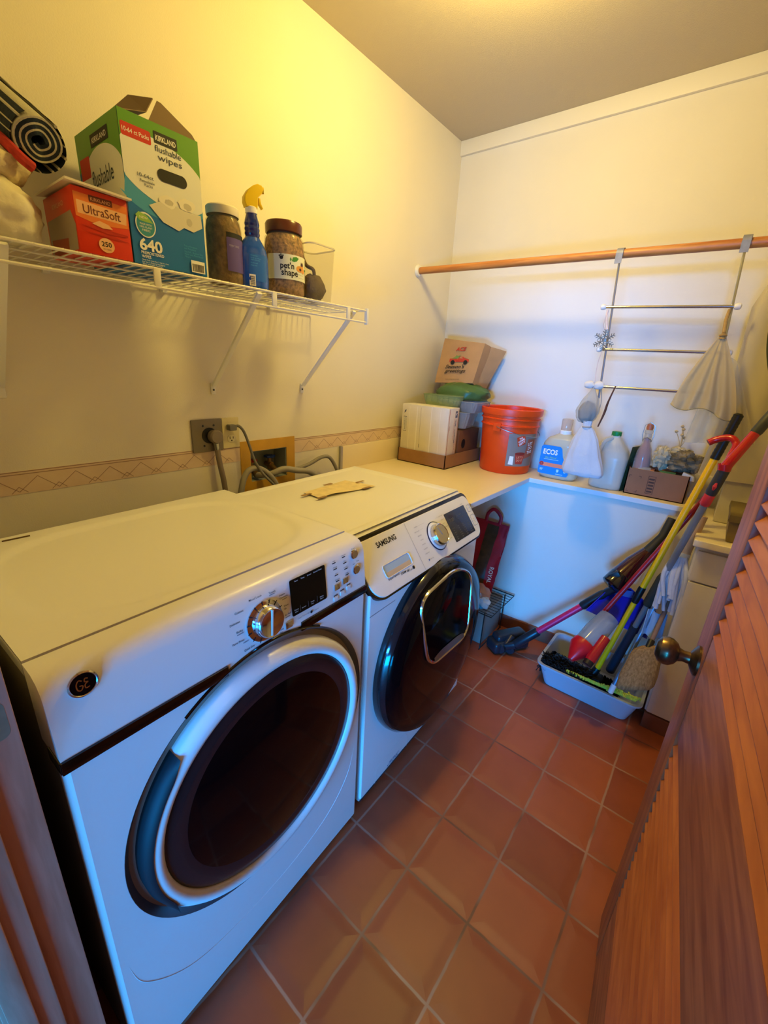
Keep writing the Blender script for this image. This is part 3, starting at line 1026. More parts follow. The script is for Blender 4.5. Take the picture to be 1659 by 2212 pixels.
tx += [('0:00', 0.180, 0.093, 0.030, 0.014), ('LOCK', 0.225, 0.098, None, 0.004), ('SENSOR', 0.250, 0.098, None, 0.004), ('WASH  RINSE  SPIN', 0.245, 0.086, None, 0.004)]
SF.text(tx, DIMG)
for (x0, y0, x1, y1) in ((0.320, 0.088, 0.347, 0.116), (0.316, 0.030, 0.350, 0.074)):
    mb = MB()
    mb.tube([PM @ V((x, y_, 0.0095)) for x, y_ in rrect(x0, y0, x1, y1, 0.007)], 0.0009, 6, closed=True)
    mb.build('button_outline', LGREY, pan)
PF.text([('Power', 0.292, 0.130, 0.016, 0.0036), ('Smart Home', 0.333, 0.104, 0.020, 0.003), ('Start', 0.333, 0.058, 0.012, 0.004), ('Pause', 0.333, 0.050, 0.013, 0.004), ('hold', 0.333, 0.043, 0.008, 0.003)], LGREY)
# door : bulging black drum door with the small add-door in a chrome frame
WCU, WCZ = 0.012, 0.488
AX = axisw(SM, 0, WCU, WCZ)
wd = MB().lathe([(0.325, -0.004), (0.328, 0.012), (0.325, 0.030), (0.317, 0.042)], 96, AX).build('door', mat('charcoal_door_rim', '#17181B', 0.12, coat=0.4), washer, ang=60)
MB().lathe([(0.3172, 0.0415), (0.312, 0.052), (0.300, 0.066), (0.27, 0.076), (0.20, 0.083), (0.10, 0.087), (0, 0.088)], 96, AX).build('door_face', BLACKG, wd, ang=60)
def dome(u_, z_):                # plane of the small door in front of the body
    return 0.1065 + 0.06 * u_ - 0.135 * z_
ao = []
corn = [(-0.158, 0.022), (0.092, 0.022), (0.130, 0.248), (0.020, 0.304), (-0.196, 0.268)]
def rpoly(c, r, k=7):
    out = []
    n = len(c)
    for i in range(n):
        p, a, b = V(c[i]), V(c[i - 1]), V(c[(i + 1) % n])
        e0, e1 = (a - p).normalized() * r, (b - p).normalized() * r
        for j in range(k + 1):
            t = j / k
            out.append((p + e0) * (1 - t) ** 2 + p * 2 * t * (1 - t) + (p + e1) * t * t)
    return out
ap = rpoly(corn, 0.062, 10)
dens = []
for a, b in zip(ap, ap[1:] + ap[:1]):
    k = max(1, int((b - a).length / 0.02))
    for i in range(k):
        dens.append(a + (b - a) * i / k)
m = MB()
m.tube([AX @ V((p.x, p.y, dome(p.x, p.y) + 0.002)) for p in dens], 0.0062, 8, closed=True)
fr = m.build('add_door_frame', CHROME, wd, label='chrome frame of the small upper door')
t = bmesh.new()
cc = V((-0.025, 0.15))
rings = []
rings.append([t.verts.new((p.x, p.y, dome(p.x, p.y) - 0.035)) for p in dens])
for k in (1.0, 0.85, 0.7, 0.5, 0.25):
    row = []
    for p in dens:
        q = cc + (p - cc) * k
        row.append(t.verts.new((q.x, q.y, dome(q.x, q.y) + 0.0045)))
    rings.append(row)
for a, b in zip(rings, rings[1:]):
    for i in range(len(a)):
        j = (i + 1) % len(a)
        t.faces.new((a[i], a[j], b[j], b[i]))
t.faces.new(rings[-1])
bmesh.ops.recalc_face_normals(t, faces=t.faces)
mb = MB()
mb._merge(t)
mb.build('add_door_glass', BLACKG, fr, M=AX, ang=60)
t = bmesh.new()                   # brushed lower lip of the frame
lip = []
for x in [i / 12 for i in range(13)]:
    px = -0.128 + 0.19 * x
    dz = 0.012 * (1 - (2 * x - 1) ** 4)
    lip.append((t.verts.new((px, 0.028, dome(px, 0.028) + 0.0075)), t.verts.new((px, 0.042 + dz, dome(px, 0.05) + 0.0065))))
for a, b in zip(lip, lip[1:]):
    t.faces.new((a[0], b[0], b[1], a[1]))
bmesh.ops.recalc_face_normals(t, faces=t.faces)
mb = MB()
mb._merge(t)
mb.build('add_door_lip', STEEL, fr, M=AX)
# seams, filter flap and sticker print
SF = Face(frame(V(SO) + nD * 0.0005, uD, (0, 0, 1)), washer)
SF.rects('front_seam', [(-0.349, 0.755, -0.225, 0.7565)], GREY)
fl = []
q = [(-0.272, 0.052), (-0.268, 0.105), (-0.255, 0.122), (-0.09, 0.122), (-0.078, 0.105), (-0.074, 0.052)]
for a, b in zip(q, q[1:]):
    d = (V(b) - V(a)).normalized()
    n = V((-d.y, d.x)) * 0.0009
    fl.append([tuple(V(a) - n), tuple(V(b) - n), tuple(V(b) + n), tuple(V(a) + n)])
SF.polys('filter_flap_outline', fl, mat('pale_highlight', '#F4F8F8', 0.3))
SF.text([('xTRONIC', -0.165, 0.068, 0.075, 0.017)], mat('slate_blue_ink', '#3F6E9C', 0.5), shear=0.35)
# sheet of paper lying on the washer
PAPER = mat('aged_printed_paper', '#E4D3A4', 0.8, var=0.12, vscale=30)
def pap(a, b):
    p = V((0.325,-1.418,0.967)).lerp(V((0.304,-1.177,0.967)), b)
    q = V((0.413,-1.420,0.967)).lerp(V((0.443,-1.143,0.967)), b)
    r = p.lerp(q, a)
    z = 0.9635 + 0.002 * abs(noise.noise(V((r.x * 25, r.y * 25, 0)))) + (0.006 * max(0, a - 0.8) / 0.2 * max(0, 1 - abs(b - 0.25) * 3))
    return (r.x + 0.003 * noise.noise(V((a * 4, b * 9, 1))) * (1 if a in (0, 1) else 0), r.y, z)
sheet = MB().grid(pap, 16, 24).build('paper_sheet', PAPER, ang=60)
tag(sheet, 'creased yellowed printed sheet taped flat on the washing machine top', 'paper')
mb = MB()
for px in ((0.359,-1.433,0.967), (0.419,-1.415,0.967), (0.441,-1.198,0.967), (0.310,-1.280,0.967), (0.365,-1.151,0.967)):
    mb.box((px[0] - 0.006, px[1] - 0.022, 0.9663), (px[0] + 0.006, px[1] + 0.022, 0.9672))
mb.build('tape', mat('brown_tape', '#9A7A46', 0.5), sheet)
# ================================================================== wire shelf on the left wall
ZS = 1.613
shelf = thing('wire_shelf', 'white coated wire shelf on braces high on the left wall', 'shelf', (0.15, -1.7, ZS))
SX, SY0, SY1 = 0.312, -2.360, -1.090
m = MB()
y = SY0 + 0.01
while y < SY1:
    m.tube([(0.012, y, ZS), (SX - 0.004, y, ZS), (SX + 0.003, y, ZS - 0.003)], 0.0016, 5)
    y += 0.0254
m.build('wire_deck', WIREW, shelf)
m = MB()
for x, z, r in ((0.012, ZS - 0.003, 0.003), (0.11, ZS - 0.003, 0.0026), (0.21, ZS - 0.003, 0.0026), (SX, ZS - 0.0035, 0.0034), (SX + 0.002, ZS - 0.044, 0.0034)):
    m.tube([(x, SY0, z), (x, SY1, z)], r, 8)
m.tube([(SX, SY1, ZS - 0.0035), (0.012, SY1, ZS - 0.0035)], 0.0026, 8)
m.build('shelf_rods', WIREW, shelf)
for yy in (-1.86, -1.515, -1.19):
    MB().box((SX - 0.001, yy - 0.008, ZS - 0.046), (SX + 0.005, yy + 0.008, ZS - 0.002), 0.0012).build('lip_strut', WIREW, shelf)
MB().box((SX - 0.006, SY1 - 0.004, ZS - 0.051), (SX + 0.008, SY1 + 0.006, ZS + 0.005), 0.002).build('end_cap', WHITE_PL, shelf)
for yy in (-2.15, -1.557, -1.143):
    m = MB()
    yt = yy + 0.010
    wd_ = 0.0085 if yy > -2 else 0.016
    p = [(SX - 0.012, ZS - 0.008), (0.016, 1.322), (0.003, 1.318), (0.002, 1.290)]
    d = V((SX - 0.012 - 0.016, 0, ZS - 0.008 - 1.322)).normalized()
    n = V((-d.z, 0, d.x)) * 0.0045
    a, b = V((SX - 0.012, yy, ZS - 0.010)), V((0.010, yy, 1.318))
    e = V((0, wd_, 0))
    m.hexa([b - e - n, b + e - n, b + e + n, b - e + n, a - e - n, a + e - n, a + e + n, a - e + n], 0.002)
    m.box((0.0005, yy - wd_, 1.288), (0.006, yy + wd_, 1.328), 0.002)
    br = m.build('brace', WHITE_EN, shelf)
    MB().lathe([(0, 0.0062), (0.0035, 0.0062), (0.0035, 0.008), (0, 0.0085)], 12, Matrix(((0, 0, 1, 0), (1, 0, 0, yy), (0, 1, 0, 1.304), (0, 0, 0, 1)))).build('screw', DGREY, br)
for yy in (-2.0, -1.7, -1.3):
    MB().box((0.0005, yy - 0.008, ZS - 0.016), (0.018, yy + 0.008, ZS + 0.006), 0.002).build('wall_clip', WHITE_PL, shelf)
ZT = ZS + 0.0022
# ------------------------------------------------------------------ wipes box
wb = thing('wipes_box', 'tall blue and green box of flushable wipes with open flaps on the wire shelf', 'box', (0.19, -1.815, ZT))
BX, BY0, BY1, BH, BD = 0.308, -1.905, -1.726, 0.290, 0.245
BLUE = mat('bright_blue_print', '#0C6FC4', 0.4)
DBLUE = mat('deep_blue_print', '#0A56A8', 0.4)
LBLUE = mat('pale_blue_print', '#3E9BD8', 0.45)
GREEN = mat('leaf_green_print', '#5A9A2E', 0.45)
PALE = mat('pale_white_print', '#E6EAEC', 0.5)
BOXIN = mat('brown_box_lining', '#7A6650', 0.85)
m = MB()
m.box((BX - BD, BY0, ZT), (BX, BY0 + 0.002, ZT + BH))
m.box((BX - BD, BY1 - 0.002, ZT), (BX, BY1, ZT + BH))
m.box((BX - 0.002, BY0, ZT), (BX, BY1, ZT + BH))
m.box((BX - BD, BY0, ZT), (BX - BD + 0.002, BY1, ZT + BH))
m.box((BX - BD, BY0, ZT), (BX, BY1, ZT + 0.002))
m.build('carton', BLUE, wb)
m = MB()
m.sheet([(BX - 0.003, BY0 + 0.066, ZT + BH - 0.001), (BX - 0.003, BY1 - 0.003, ZT + BH - 0.001), (BX - 0.010, BY1 - 0.008, ZT + BH + 0.012), (BX - 0.014, BY0 + 0.104, ZT + BH + 0.047), (BX - 0.012, BY0 + 0.094, ZT + BH + 0.047)], 0.002)
m.build('front_flap', BOXIN, wb)
m = MB()
m.sheet([(BX - 0.004, BY0 + 0.003, ZT + BH - 0.001), (BX - 0.2, BY0 + 0.003, ZT + BH - 0.001), (BX - 0.16, BY0 + 0.10, ZT + BH + 0.10), (BX - 0.085, BY0 + 0.122, ZT + BH + 0.083), (BX - 0.075, BY0 + 0.098, ZT + BH + 0.046)], 0.002)
m.build('side_flap', BOXIN, wb)
F = Face(frame((BX, BY0, ZT), (0, 1, 0), (0, 0, 1)), wb)
w_, h_ = BY1 - BY0, BH
F.poly('print_ground', [(0, 0), (w_, 0), (w_, h_), (0, h_)], BLUE)
F.poly('pale_swirl', [(0.0, 0.165)] + [(0.09 + 0.115 * math.cos(R(a)), 0.175 + 0.066 * math.sin(R(a))) for a in range(215, 372, 6)][0:1] + [(min(w_, 0.088 + 0.112 * math.cos(R(a))), 0.172 + 0.070 * math.sin(R(a))) for a in range(205, 361, 6)] + [(w_, 0.22), (w_, h_), (0, h_)], LBLUE)
F.poly('green_band', [(0, 0.235), (0.02, 0.252), (0.06, 0.262), (0.10, 0.255), (0.14, 0.235), (w_, 0.19), (w_, h_), (0, h_)], GREEN)
wo = [(max(0.0, min(w_, 0.092 + 0.105 * math.cos(R(a)) * (1.0 if math.cos(R(a)) > 0 else 1.05))), 0.193 + 0.064 * math.sin(R(a)) - 0.16 * (0.105 * math.cos(R(a)))) for a in range(0, 360, 6)]
F.poly('white_oval', wo, PALE)
F.poly('red_tab', rrect(0.003, 0.243, 0.066, 0.268, 0.004), RINK)
F.text([('10-64 ct Packs', 0.034, 0.2555, 0.056, 0.0085)], WINK, bold=0.01)
F.poly('brand_plate', rrect(0.073, 0.252, 0.126, 0.2745, 0.001), INK)
F.text([('KIRKLAND', 0.0995, 0.2632, 0.046, 0.0105)], WINK, bold=0.02)
F.text([('flushable', 0.103, 0.243, 0.060, 0.0125), ('wipes', 0.106, 0.2275, 0.056, 0.0125)], mat('navy_ink', '#1C3558', 0.5))
F.poly('hand_hole', rrect(0.073, 0.181, 0.143, 0.206, 0.0124, 8), BLACK, 'dark slotted hand hole')
F.text([('10-64ct', 0.045, 0.180, 0.035, 0.0075), ('Resealable', 0.048, 0.170, 0.032, 0.0055), ('Packs', 0.050, 0.163, 0.018, 0.0055)], mat('navy_ink', '#1C3558', 0.5))
def wipe(cx, cy, s, seed):
    random.seed(seed)
    return [(cx + s * (0.8 + 0.3 * random.random()) * math.cos(R(a)), cy + 0.62 * s * (0.8 + 0.35 * random.random()) * math.sin(R(a))) for a in range(0, 360, 24)]
F.polys('wipes_picture', [[(0.046, 0.125), (0.075, 0.098), (0.112, 0.088), (0.126, 0.098), (0.150, 0.094), (0.174, 0.108), (0.172, 0.135), (0.135, 0.134), (0.10, 0.14), (0.07, 0.138)]], mat('off_white_print', '#DAD8D0', 0.6))
F.polys('wipes_folds', [wipe(0.092, 0.143, 0.021, 2), wipe(0.137, 0.147, 0.023, 5)], mat('white_fold_print', '#EDEBE4', 0.6))
F.polys('wipes_shade', [wipe(0.094, 0.142, 0.011, 7), wipe(0.139, 0.145, 0.012, 8), ell(0.141, 0.113, 0.007, 0.008)], mat('grey_fold_print', '#C4C2BA', 0.6))
F.poly('round_badge', ell(0.033, 0.082, 0.0225, 0.0255), PALE)
F.poly('round_badge_inner', ell(0.033, 0.0815, 0.020, 0.0225), mat('teal_print', '#2E8FA8', 0.5))
F.poly('badge_leaf', [(0.012, 0.098), (0.020, 0.106), (0.036, 0.102), (0.050, 0.088), (0.034, 0.088), (0.020, 0.089)], mat('pale_green_print', '#8FBF5E', 0.5))
F.text([('NEW', 0.030, 0.096, 0.018, 0.005), ('MADE WITH', 0.033, 0.083, 0.026, 0.0042), ('100% PLANT', 0.033, 0.077, 0.028, 0.0042), ('FIBERS', 0.033, 0.071, 0.018, 0.0042)], WINK)
F.text([('640', 0.040, 0.042, 0.052, 0.0235)], WINK, bold=0.03)
F.text([('PREMOISTENED', 0.016, 0.0245, 0.052, 0.0062, 'L'), ('WIPES', 0.016, 0.0165, 0.021, 0.0062, 'L')], WINK, bold=0.015)
F.text([('Never flush more than 1 wipe at a time.', 0.016, 0.0095, 0.062, 0.0034, 'L'), ('For Use in Properly Maintained', 0.016, 0.0048, 0.052, 0.0034, 'L'), ('Sewer and Septic Systems*', 0.016, 0.0008, 0.046, 0.0034, 'L')], WINK)
F.text([('Free of Parabens', 0.121, 0.060, 0.034, 0.0042, 'L'), ('and Phthalates', 0.121, 0.0545, 0.030, 0.0042, 'L'), ('Use full - Grab or Dry', 0.121, 0.0475, 0.048, 0.0042, 'L'), ('Made with Plant Based', 0.121, 0.042, 0.048, 0.0042, 'L'), ('Fibers', 0.121, 0.0365, 0.014, 0.0042, 'L')], LBLUE)
F.poly('barcode_label', [(0.136, 0.004), (0.172, 0.004), (0.172, 0.031), (0.136, 0.031)], WINK)
random.seed(1)
bars, x = [], 0.1385
while x < 0.169:
    b_ = random.choice((0.0004, 0.0008, 0.0012))
    bars.append((x, 0.0065, x + b_, 0.0235))
    x += b_ + random.choice((0.0005, 0.0009))
F.rects('barcode', bars, INK)
# left side of the carton
F = Face(frame((BX - BD, BY0, ZT), (1, 0, 0), (0, 0, 1)), wb)
w_ = BD
F.poly('print_ground', [(0, 0), (w_, 0), (w_, h_), (0, h_)], mat('muted_blue_print', '#2C6FA0', 0.5))
F.poly('green_band', [(0, 0.21), (0.06, 0.235), (0.13, 0.24), (0.19, 0.225), (w_, 0.2), (w_, h_), (0, h_)], GREEN)
F.poly('white_oval', [(max(0.0, min(w_, 0.135 + 0.13 * math.cos(R(a)))), 0.150 + 0.095 * math.sin(R(a))) for a in range(0, 360, 6)], PALE)
F.poly('red_tab', rrect(0.012, 0.195, 0.07, 0.238, 0.004), RINK)
F.poly('brand_plate', rrect(0.09, 0.247, 0.19, 0.272, 0.001), INK)
F.text([('KIRKLAND', 0.14, 0.2595, 0.08, 0.011)], WINK)
F.text([('flushable', 0.135, 0.188, 0.12, 0.034), ('wipes', 0.140, 0.140, 0.10, 0.030)], mat('navy_ink', '#1C3558', 0.5))
# ------------------------------------------------------------------ small tissue carton
tb = thing('tissue_box', 'small red and orange carton with white lid flap beside the wipes box', 'box', (0.23, -1.96, ZT))
TX, TY0, TY1, TH, TD = 0.308, -2.014, -1.908, 0.120, 0.180
m = MB()
m.box((TX - TD, TY0, ZT), (TX, TY1, ZT + TH), 0.0015)
RED = mat('orange_red_print', '#D8361C', 0.35)
m.build('carton', RED, tb)
m = MB()
m.sheet([(TX + 0.012, TY0 - 0.012, ZT + TH + 0.004), (TX + 0.014, TY1 + 0.006, ZT + TH - 0.001), (TX - 0.10, TY1 - 0.002, ZT + TH + 0.004), (TX - TD, TY0 + 0.02, ZT + TH + 0.008), (TX - TD - 0.002, TY0 - 0.012, ZT + TH + 0.004)], 0.004)
m.build('lid_flap', mat('white_flap_card', '#EDE6D6', 0.7), tb)
F = Face(frame((TX, TY0, ZT), (0, 1, 0), (0, 0, 1)), tb)
ORANGE = mat('orange_print', '#E8803A', 0.4)
F.poly('orange_field', [(0.002, 0.066), (0.03, 0.060), (0.07, 0.060), (0.104, 0.064), (0.104, 0.106), (0.002, 0.110)], ORANGE)
F.poly('peach_field', [(0.006, 0.072), (0.10, 0.070), (0.102, 0.092), (0.006, 0.096)], mat('peach_print', '#EFB98A', 0.45))
F.poly('brand_plate', rrect(0.030, 0.0975, 0.075, 0.110, 0.001), mat('brown_ink', '#6A2A1A', 0.5))
F.text([('KIRKLAND', 0.0525, 0.1037, 0.038, 0.0065)], mat('peach_print', '#EFB98A', 0.45))
F.text([('UltraSoft', 0.053, 0.083, 0.072, 0.0165)], mat('brown_ink', '#6A2A1A', 0.5))
F.polys('red_folds', [[(0.006, 0.052), (0.06, 0.044), (0.10, 0.046), (0.10, 0.050), (0.05, 0.052)], [(0.006, 0.040), (0.07, 0.036), (0.103, 0.036), (0.07, 0.041)]], mat('deep_red_print', '#B82414', 0.4))
F.poly('tissue_picture', [(0.030, 0.058), (0.045, 0.066), (0.062, 0.062), (0.070, 0.055), (0.05, 0.053)], mat('peach_print', '#EFB98A', 0.45))
F.poly('count_disc', ell(0.053, 0.021, 0.0155, 0.014), mat('peach_print', '#EFB98A', 0.45))
F.text([('250', 0.053, 0.0235, 0.020, 0.0095)], INK, bold=0.02)
F.text([('2-PLY TISSUES', 0.053, 0.0135, 0.016, 0.0028)], mat('brown_ink', '#6A2A1A', 0.5))
F = Face(frame((TX - TD, TY0, ZT), (1, 0, 0), (0, 0, 1)), tb)
F.poly('pale_side', [(0.008, 0.004), (TD - 0.006, 0.004), (TD - 0.002, 0.05), (TD - 0.02, 0.078), (0.008, 0.074)], mat('pale_grey_side', '#A89A88', 0.6))
F.poly('red_mark', [(0.02, 0.004), (0.12, 0.004), (0.125, 0.03), (0.02, 0.036)], mat('faded_red_print', '#A44A32', 0.6))
F.text([('KIRKLAND', 0.09, 0.096, 0.07, 0.009)], mat('peach_print', '#EFB98A', 0.45))
# ------------------------------------------------------------------ jars
SEED = mat('brown_seed_fill', '#8A6A42', 0.7, var=0.3, vscale=60, bump=0.6, bscale=140, var2='#5A4226')
KIB = mat('tan_kibble_fill', '#B88A58', 0.6, var=0.3, vscale=95, bump=0.9, bscale=150, var2='#6A4A2C')
sj = thing('seed_jar', 'tall plastic jar of brown seed with white lid, between wipes box and spray bottle', 'jar', (0.245, -1.630, ZT))
JM = Matrix.Translation((0.245, -1.630, ZT))
MB().lathe([(0, 0.003), (0.045, 0.003), (0.0465, 0.01), (0.0465, 0.135), (0.043, 0.155), (0.038, 0.163), (0, 0.163)], 36, JM).build('seed_fill', SEED, sj)
MB().lathe([(0, 0.0), (0.046, 0.0), (0.0485, 0.006), (0.0485, 0.138), (0.045, 0.158), (0.040, 0.166), (0.040, 0.176)], 36, JM).build('jar_body', CLEAR, sj)
MB().lathe([(0.0425, 0.168), (0.0435, 0.170), (0.0435, 0.187), (0.041, 0.190), (0, 0.190)], 36, JM).build('lid', mat('cream_white_lid', '#EDE6D4', 0.4), sj)
PUR = mat('purple_label', '#5A4A9C', 0.5)
jf = Face(frame((0.245 + 0.0488 * math.cos(R(8)), -1.630 + 0.0488 * math.sin(R(8)), ZT), (-math.sin(R(8)), math.cos(R(8)), 0), (0, 0, 1)), sj, cyl_bend(0.0488))
jf.poly('label', rrect(-0.028, 0.03, 0.045, 0.112, 0.003), PUR)
jf.poly('label_band', [(-0.028, 0.112), (0.045, 0.112), (0.045, 0.124), (-0.028, 0.124)], INK)
jf.text([('nyjer seed', -0.006, 0.094, 0.030, 0.007)], mat('pale_lilac_ink', '#A8A0D0', 0.6))
# spray bottle
sb = thing('spray_bottle', 'blue cleaner spray bottle with yellow trigger head on the wire shelf', 'bottle', (0.268, -1.552, ZT))
SBX, SBY = 0.268, -1.552
SBM = Matrix.Translation((SBX, SBY, ZT))
DEEPB = mat('clear_blue_liquid', '#0A4FC0', 0.1, coat=0.5)
NECKB = mat('deep_blue_bottle_neck', '#0A2A80', 0.08, coat=0.6)
def oval(z, a, b):
    return (z, a, b)
prof = [(0.0, 0.044, 0.026), (0.004, 0.048, 0.028), (0.02, 0.049, 0.029), (0.085, 0.048, 0.028), (0.105, 0.043, 0.026), (0.122, 0.031, 0.022), (0.132, 0.022, 0.019)]
def ov(prof):
    def fn(a, b):
        x = b * (len(prof) - 1)
        i = min(int(x), len(prof) - 2)
        t = x - i
        z, A, B = [prof[i][k] + (prof[i + 1][k] - prof[i][k]) * t for k in range(3)]
        th = 2 * math.pi * a
        return (SBX + B * math.cos(th), SBY + A * math.sin(th), ZT + z)
    return fn
MB().grid(ov([(0, 0.001, 0.001)] + prof), 40, 36, cu=True).build('bottle_body', DEEPB, sb)
MB().grid(ov([(0.130, 0.0225, 0.0195), (0.136, 0.0205, 0.018), (0.142, 0.0225, 0.0195), (0.148, 0.021, 0.0185), (0.154, 0.0225, 0.0195), (0.160, 0.0205, 0.018), (0.167, 0.022, 0.0195), (0.176, 0.0195, 0.0185), (0.188, 0.0155, 0.0155), (0.194, 0.014, 0.014)]), 36, 60, cu=True).build('bottle_neck', NECKB, sb)
MB().lathe([(0.0145, 0.192), (0.0165, 0.193), (0.0165, 0.207), (0.014, 0.209), (0, 0.209)], 24, SBM).build('collar', WHITE_PL, sb)
YEL = mat('yellow_plastic', '#E8C412', 0.35)
m = MB()
hm_ = frame((SBX, SBY, ZT + 0.205), (0.25, 1, 0), (0, 0, 1))
m.prism([(-0.017, 0.0), (0.015, 0.0), (0.017, 0.014), (0.018, 0.028), (0.030, 0.040), (0.034, 0.052), (0.030, 0.060), (0.018, 0.0615), (0.006, 0.056), (-0.010, 0.043), (-0.021, 0.026), (-0.022, 0.012)], -0.0125, 0.0125, hm_, 0.004)
th_ = m.build('trigger_head', YEL, sb)
MB().prism([(0.020, 0.030), (0.026, 0.030), (0.028, 0.018), (0.034, 0.006), (0.031, 0.004), (0.023, 0.014)], -0.006, 0.006, hm_, 0.0015).build('trigger', YEL, th_)
MB().lathe([(0, 0), (0.0075, 0), (0.0085, 0.006), (0.0075, 0.010), (0, 0.010)], 16, hm_ @ Matrix.Translation((0.029, 0.051, 0)) @ Matrix.Rotation(R(68), 4, 'Y') @ Matrix.Identity(4)).build('nozzle', YEL, th_)
bf = Face(frame((SBX + 0.0292, SBY, ZT), (0, 1, 0), (0, 0, 1)), sb, lambda x, y, z: (x, y, z - 0.0292 * (1 - math.sqrt(max(0, 1 - (x / 0.046) ** 2)))))
bf.poly('label', rrect(-0.030, 0.018, 0.028, 0.088, 0.004), mat('label_blue', '#1460C8', 0.4))
bf.text([('Directions', -0.026, 0.083, 0.020, 0.0036, 'L'), ('Spray on surface', -0.026, 0.077, 0.030, 0.0032, 'L'), ('wipe with cloth', -0.026, 0.072, 0.028, 0.0032, 'L'), ('Shake well', -0.026, 0.064, 0.02, 0.0032, 'L'), ('Keep cool', -0.026, 0.058, 0.018, 0.0032, 'L')], mat('cyan_ink', '#5AB4F0', 0.5))
bf.poly('barcode_label', [(-0.031, 0.004), (-0.014, 0.004), (-0.014, 0.034), (-0.031, 0.034)], WINK)
bf.rects('barcode', [(-0.029, 0.006 + i * 0.0023, -0.016, 0.0068 + i * 0.0023 + 0.0006 * (i % 2)) for i in range(11)], INK)
# pet treat jar
pj = thing('treat_jar', 'round clear jar of brown pet treats with brown lid and cream label', 'jar', (0.222, -1.400, ZT))
PJ = (0.222, -1.400)
JM = Matrix.Translation((*PJ, ZT))
MB().lathe([(0, 0.003), (0.057, 0.003), (0.0615, 0.012), (0.0615, 0.140), (0.057, 0.166), (0.051, 0.175), (0, 0.175)], 44, JM).build('treat_fill', KIB, pj)
MB().lathe([(0, 0), (0.058, 0), (0.064, 0.008), (0.0645, 0.140), (0.061, 0.168), (0.053, 0.178), (0.050, 0.188)], 44, JM).build('jar_body', CLEAR, pj)
MB().lathe([(0.054, 0.180), (0.0575, 0.182), (0.058, 0.205), (0.055, 0.211), (0, 0.212)], 44, JM).build('lid', mat('brown_plastic_lid', '#5A2C1C', 0.25), pj)
a0 = R(-22)
F = Face(frame((PJ[0] + 0.0648 * math.cos(a0), PJ[1] + 0.0648 * math.sin(a0), ZT + 0.008), (-math.sin(a0), math.cos(a0), 0), (0, 0, 1)), pj, cyl_bend(0.0648))
CREAM = mat('cream_label', '#E4E6CC', 0.5)
F.poly('label', rrect(-0.075, 0.038, 0.085, 0.108, 0.002), CREAM)
F.text([("pet'n", -0.010, 0.077, 0.044, 0.017), ('shape', -0.002, 0.058, 0.054, 0.018)], INK, bold=0.025)
F.polys('leaf_mark', [[(0.004, 0.090), (0.008, 0.101), (0.020, 0.104), (0.030, 0.101), (0.022, 0.092), (0.012, 0.089)], [(0.0, 0.088), (-0.002, 0.095), (0.001, 0.101), (0.004, 0.094)]], mat('leaf_green_ink', '#3E8A34', 0.5))
F.polys('paw_mark', [ell(-0.028, 0.097, 0.0055, 0.005), ell(-0.034, 0.102, 0.002, 0.003), ell(-0.029, 0.1045, 0.002, 0.003), ell(-0.023, 0.1025, 0.002, 0.003)], INK)
F.polys('chips_picture', [ell(0.034, 0.072, 0.015, 0.009), ell(0.045, 0.080, 0.008, 0.007), ell(0.050, 0.069, 0.009, 0.008)], mat('amber_ink', '#D8963A', 0.5))
F.polys('chips_dark', [[(0.038, 0.083), (0.040, 0.093), (0.044, 0.089), (0.048, 0.094), (0.051, 0.085), (0.045, 0.080)], ell(0.036, 0.071, 0.005, 0.004)], mat('dark_brown_ink', '#4A2A18', 0.5))
F.text([('100% Natural', 0.036, 0.056, 0.026, 0.0038), ('chicken treats for dogs', 0.032, 0.047, 0.040, 0.003)], LGREY)
F.rects('side_print', [(0.062, 0.1 - i * 0.0035, 0.082, 0.1015 - i * 0.0035) for i in range(6)] + [(0.062, 0.066 - i * 0.0035, 0.082, 0.0675 - i * 0.0035) for i in range(7)], LGREY)
F.rects('green_bar', [(0.062, 0.071, 0.082, 0.077)], mat('leaf_green_ink', '#3E8A34', 0.5))
# clear pitcher with dark fluff
pt = thing('clear_container', 'clear plastic tub with grey fluff and a scoop, last on the shelf', 'container', (0.215, -1.278, ZT))
def tubf(x0, y0, x1, y1, r, z0, z1, fl):
    base = rrect(x0, y0, x1, y1, r)
    cx, cy = (x0 + x1) / 2, (y0 + y1) / 2
    def fn(a, b):
        i = int(round(a * len(base))) % len(base)
        k = 1 + fl * b
        return (cx + (base[i][0] - cx) * k, cy + (base[i][1] - cy) * k, z0 + (z1 - z0) * b)
    return base, fn
base, fn = tubf(0.165, -1.328, 0.272, -1.226, 0.02, ZT, ZT + 0.172, 0.16)
m = MB()
m.grid(fn, len(base), 8, cu=True)
m.bm.faces.new([m.bm.verts.new((x, y, ZT + 0.001)) for x, y in base])
m.build('tub', CLEAR, pt)
m = MB()
cx, cy = 0.2185, -1.277
m.tube([(cx + (x - cx) * 1.17, cy + (y - cy) * 1.17, ZT + 0.170) for x, y in base], 0.0028, 6, closed=True)
m.build('tub_rim', glassy('clear_rim', '#E6E0CC', 0.5), pt)
FLUFF = mat('grey_brown_fluff', '#5C4C3A', 0.95, var=0.3, vscale=60, bump=0.8, bscale=90)
MB().blob((0.2185, -1.277, ZT + 0.046), (0.047, 0.044, 0.045), 0.12, 3, 3).build('fluff', FLUFF, pt)
m = MB()
m.tube(bez([(0.205, -1.312, ZT + 0.145), (0.215, -1.30, ZT + 0.115), (0.235, -1.285, ZT + 0.10), (0.225, -1.275, ZT + 0.06)], 16), [0.008] * 4 + [0.006] * 6 + [0.005] * 40 and 0.006, 8)
m.build('scoop_handle', FLUFF, pt)
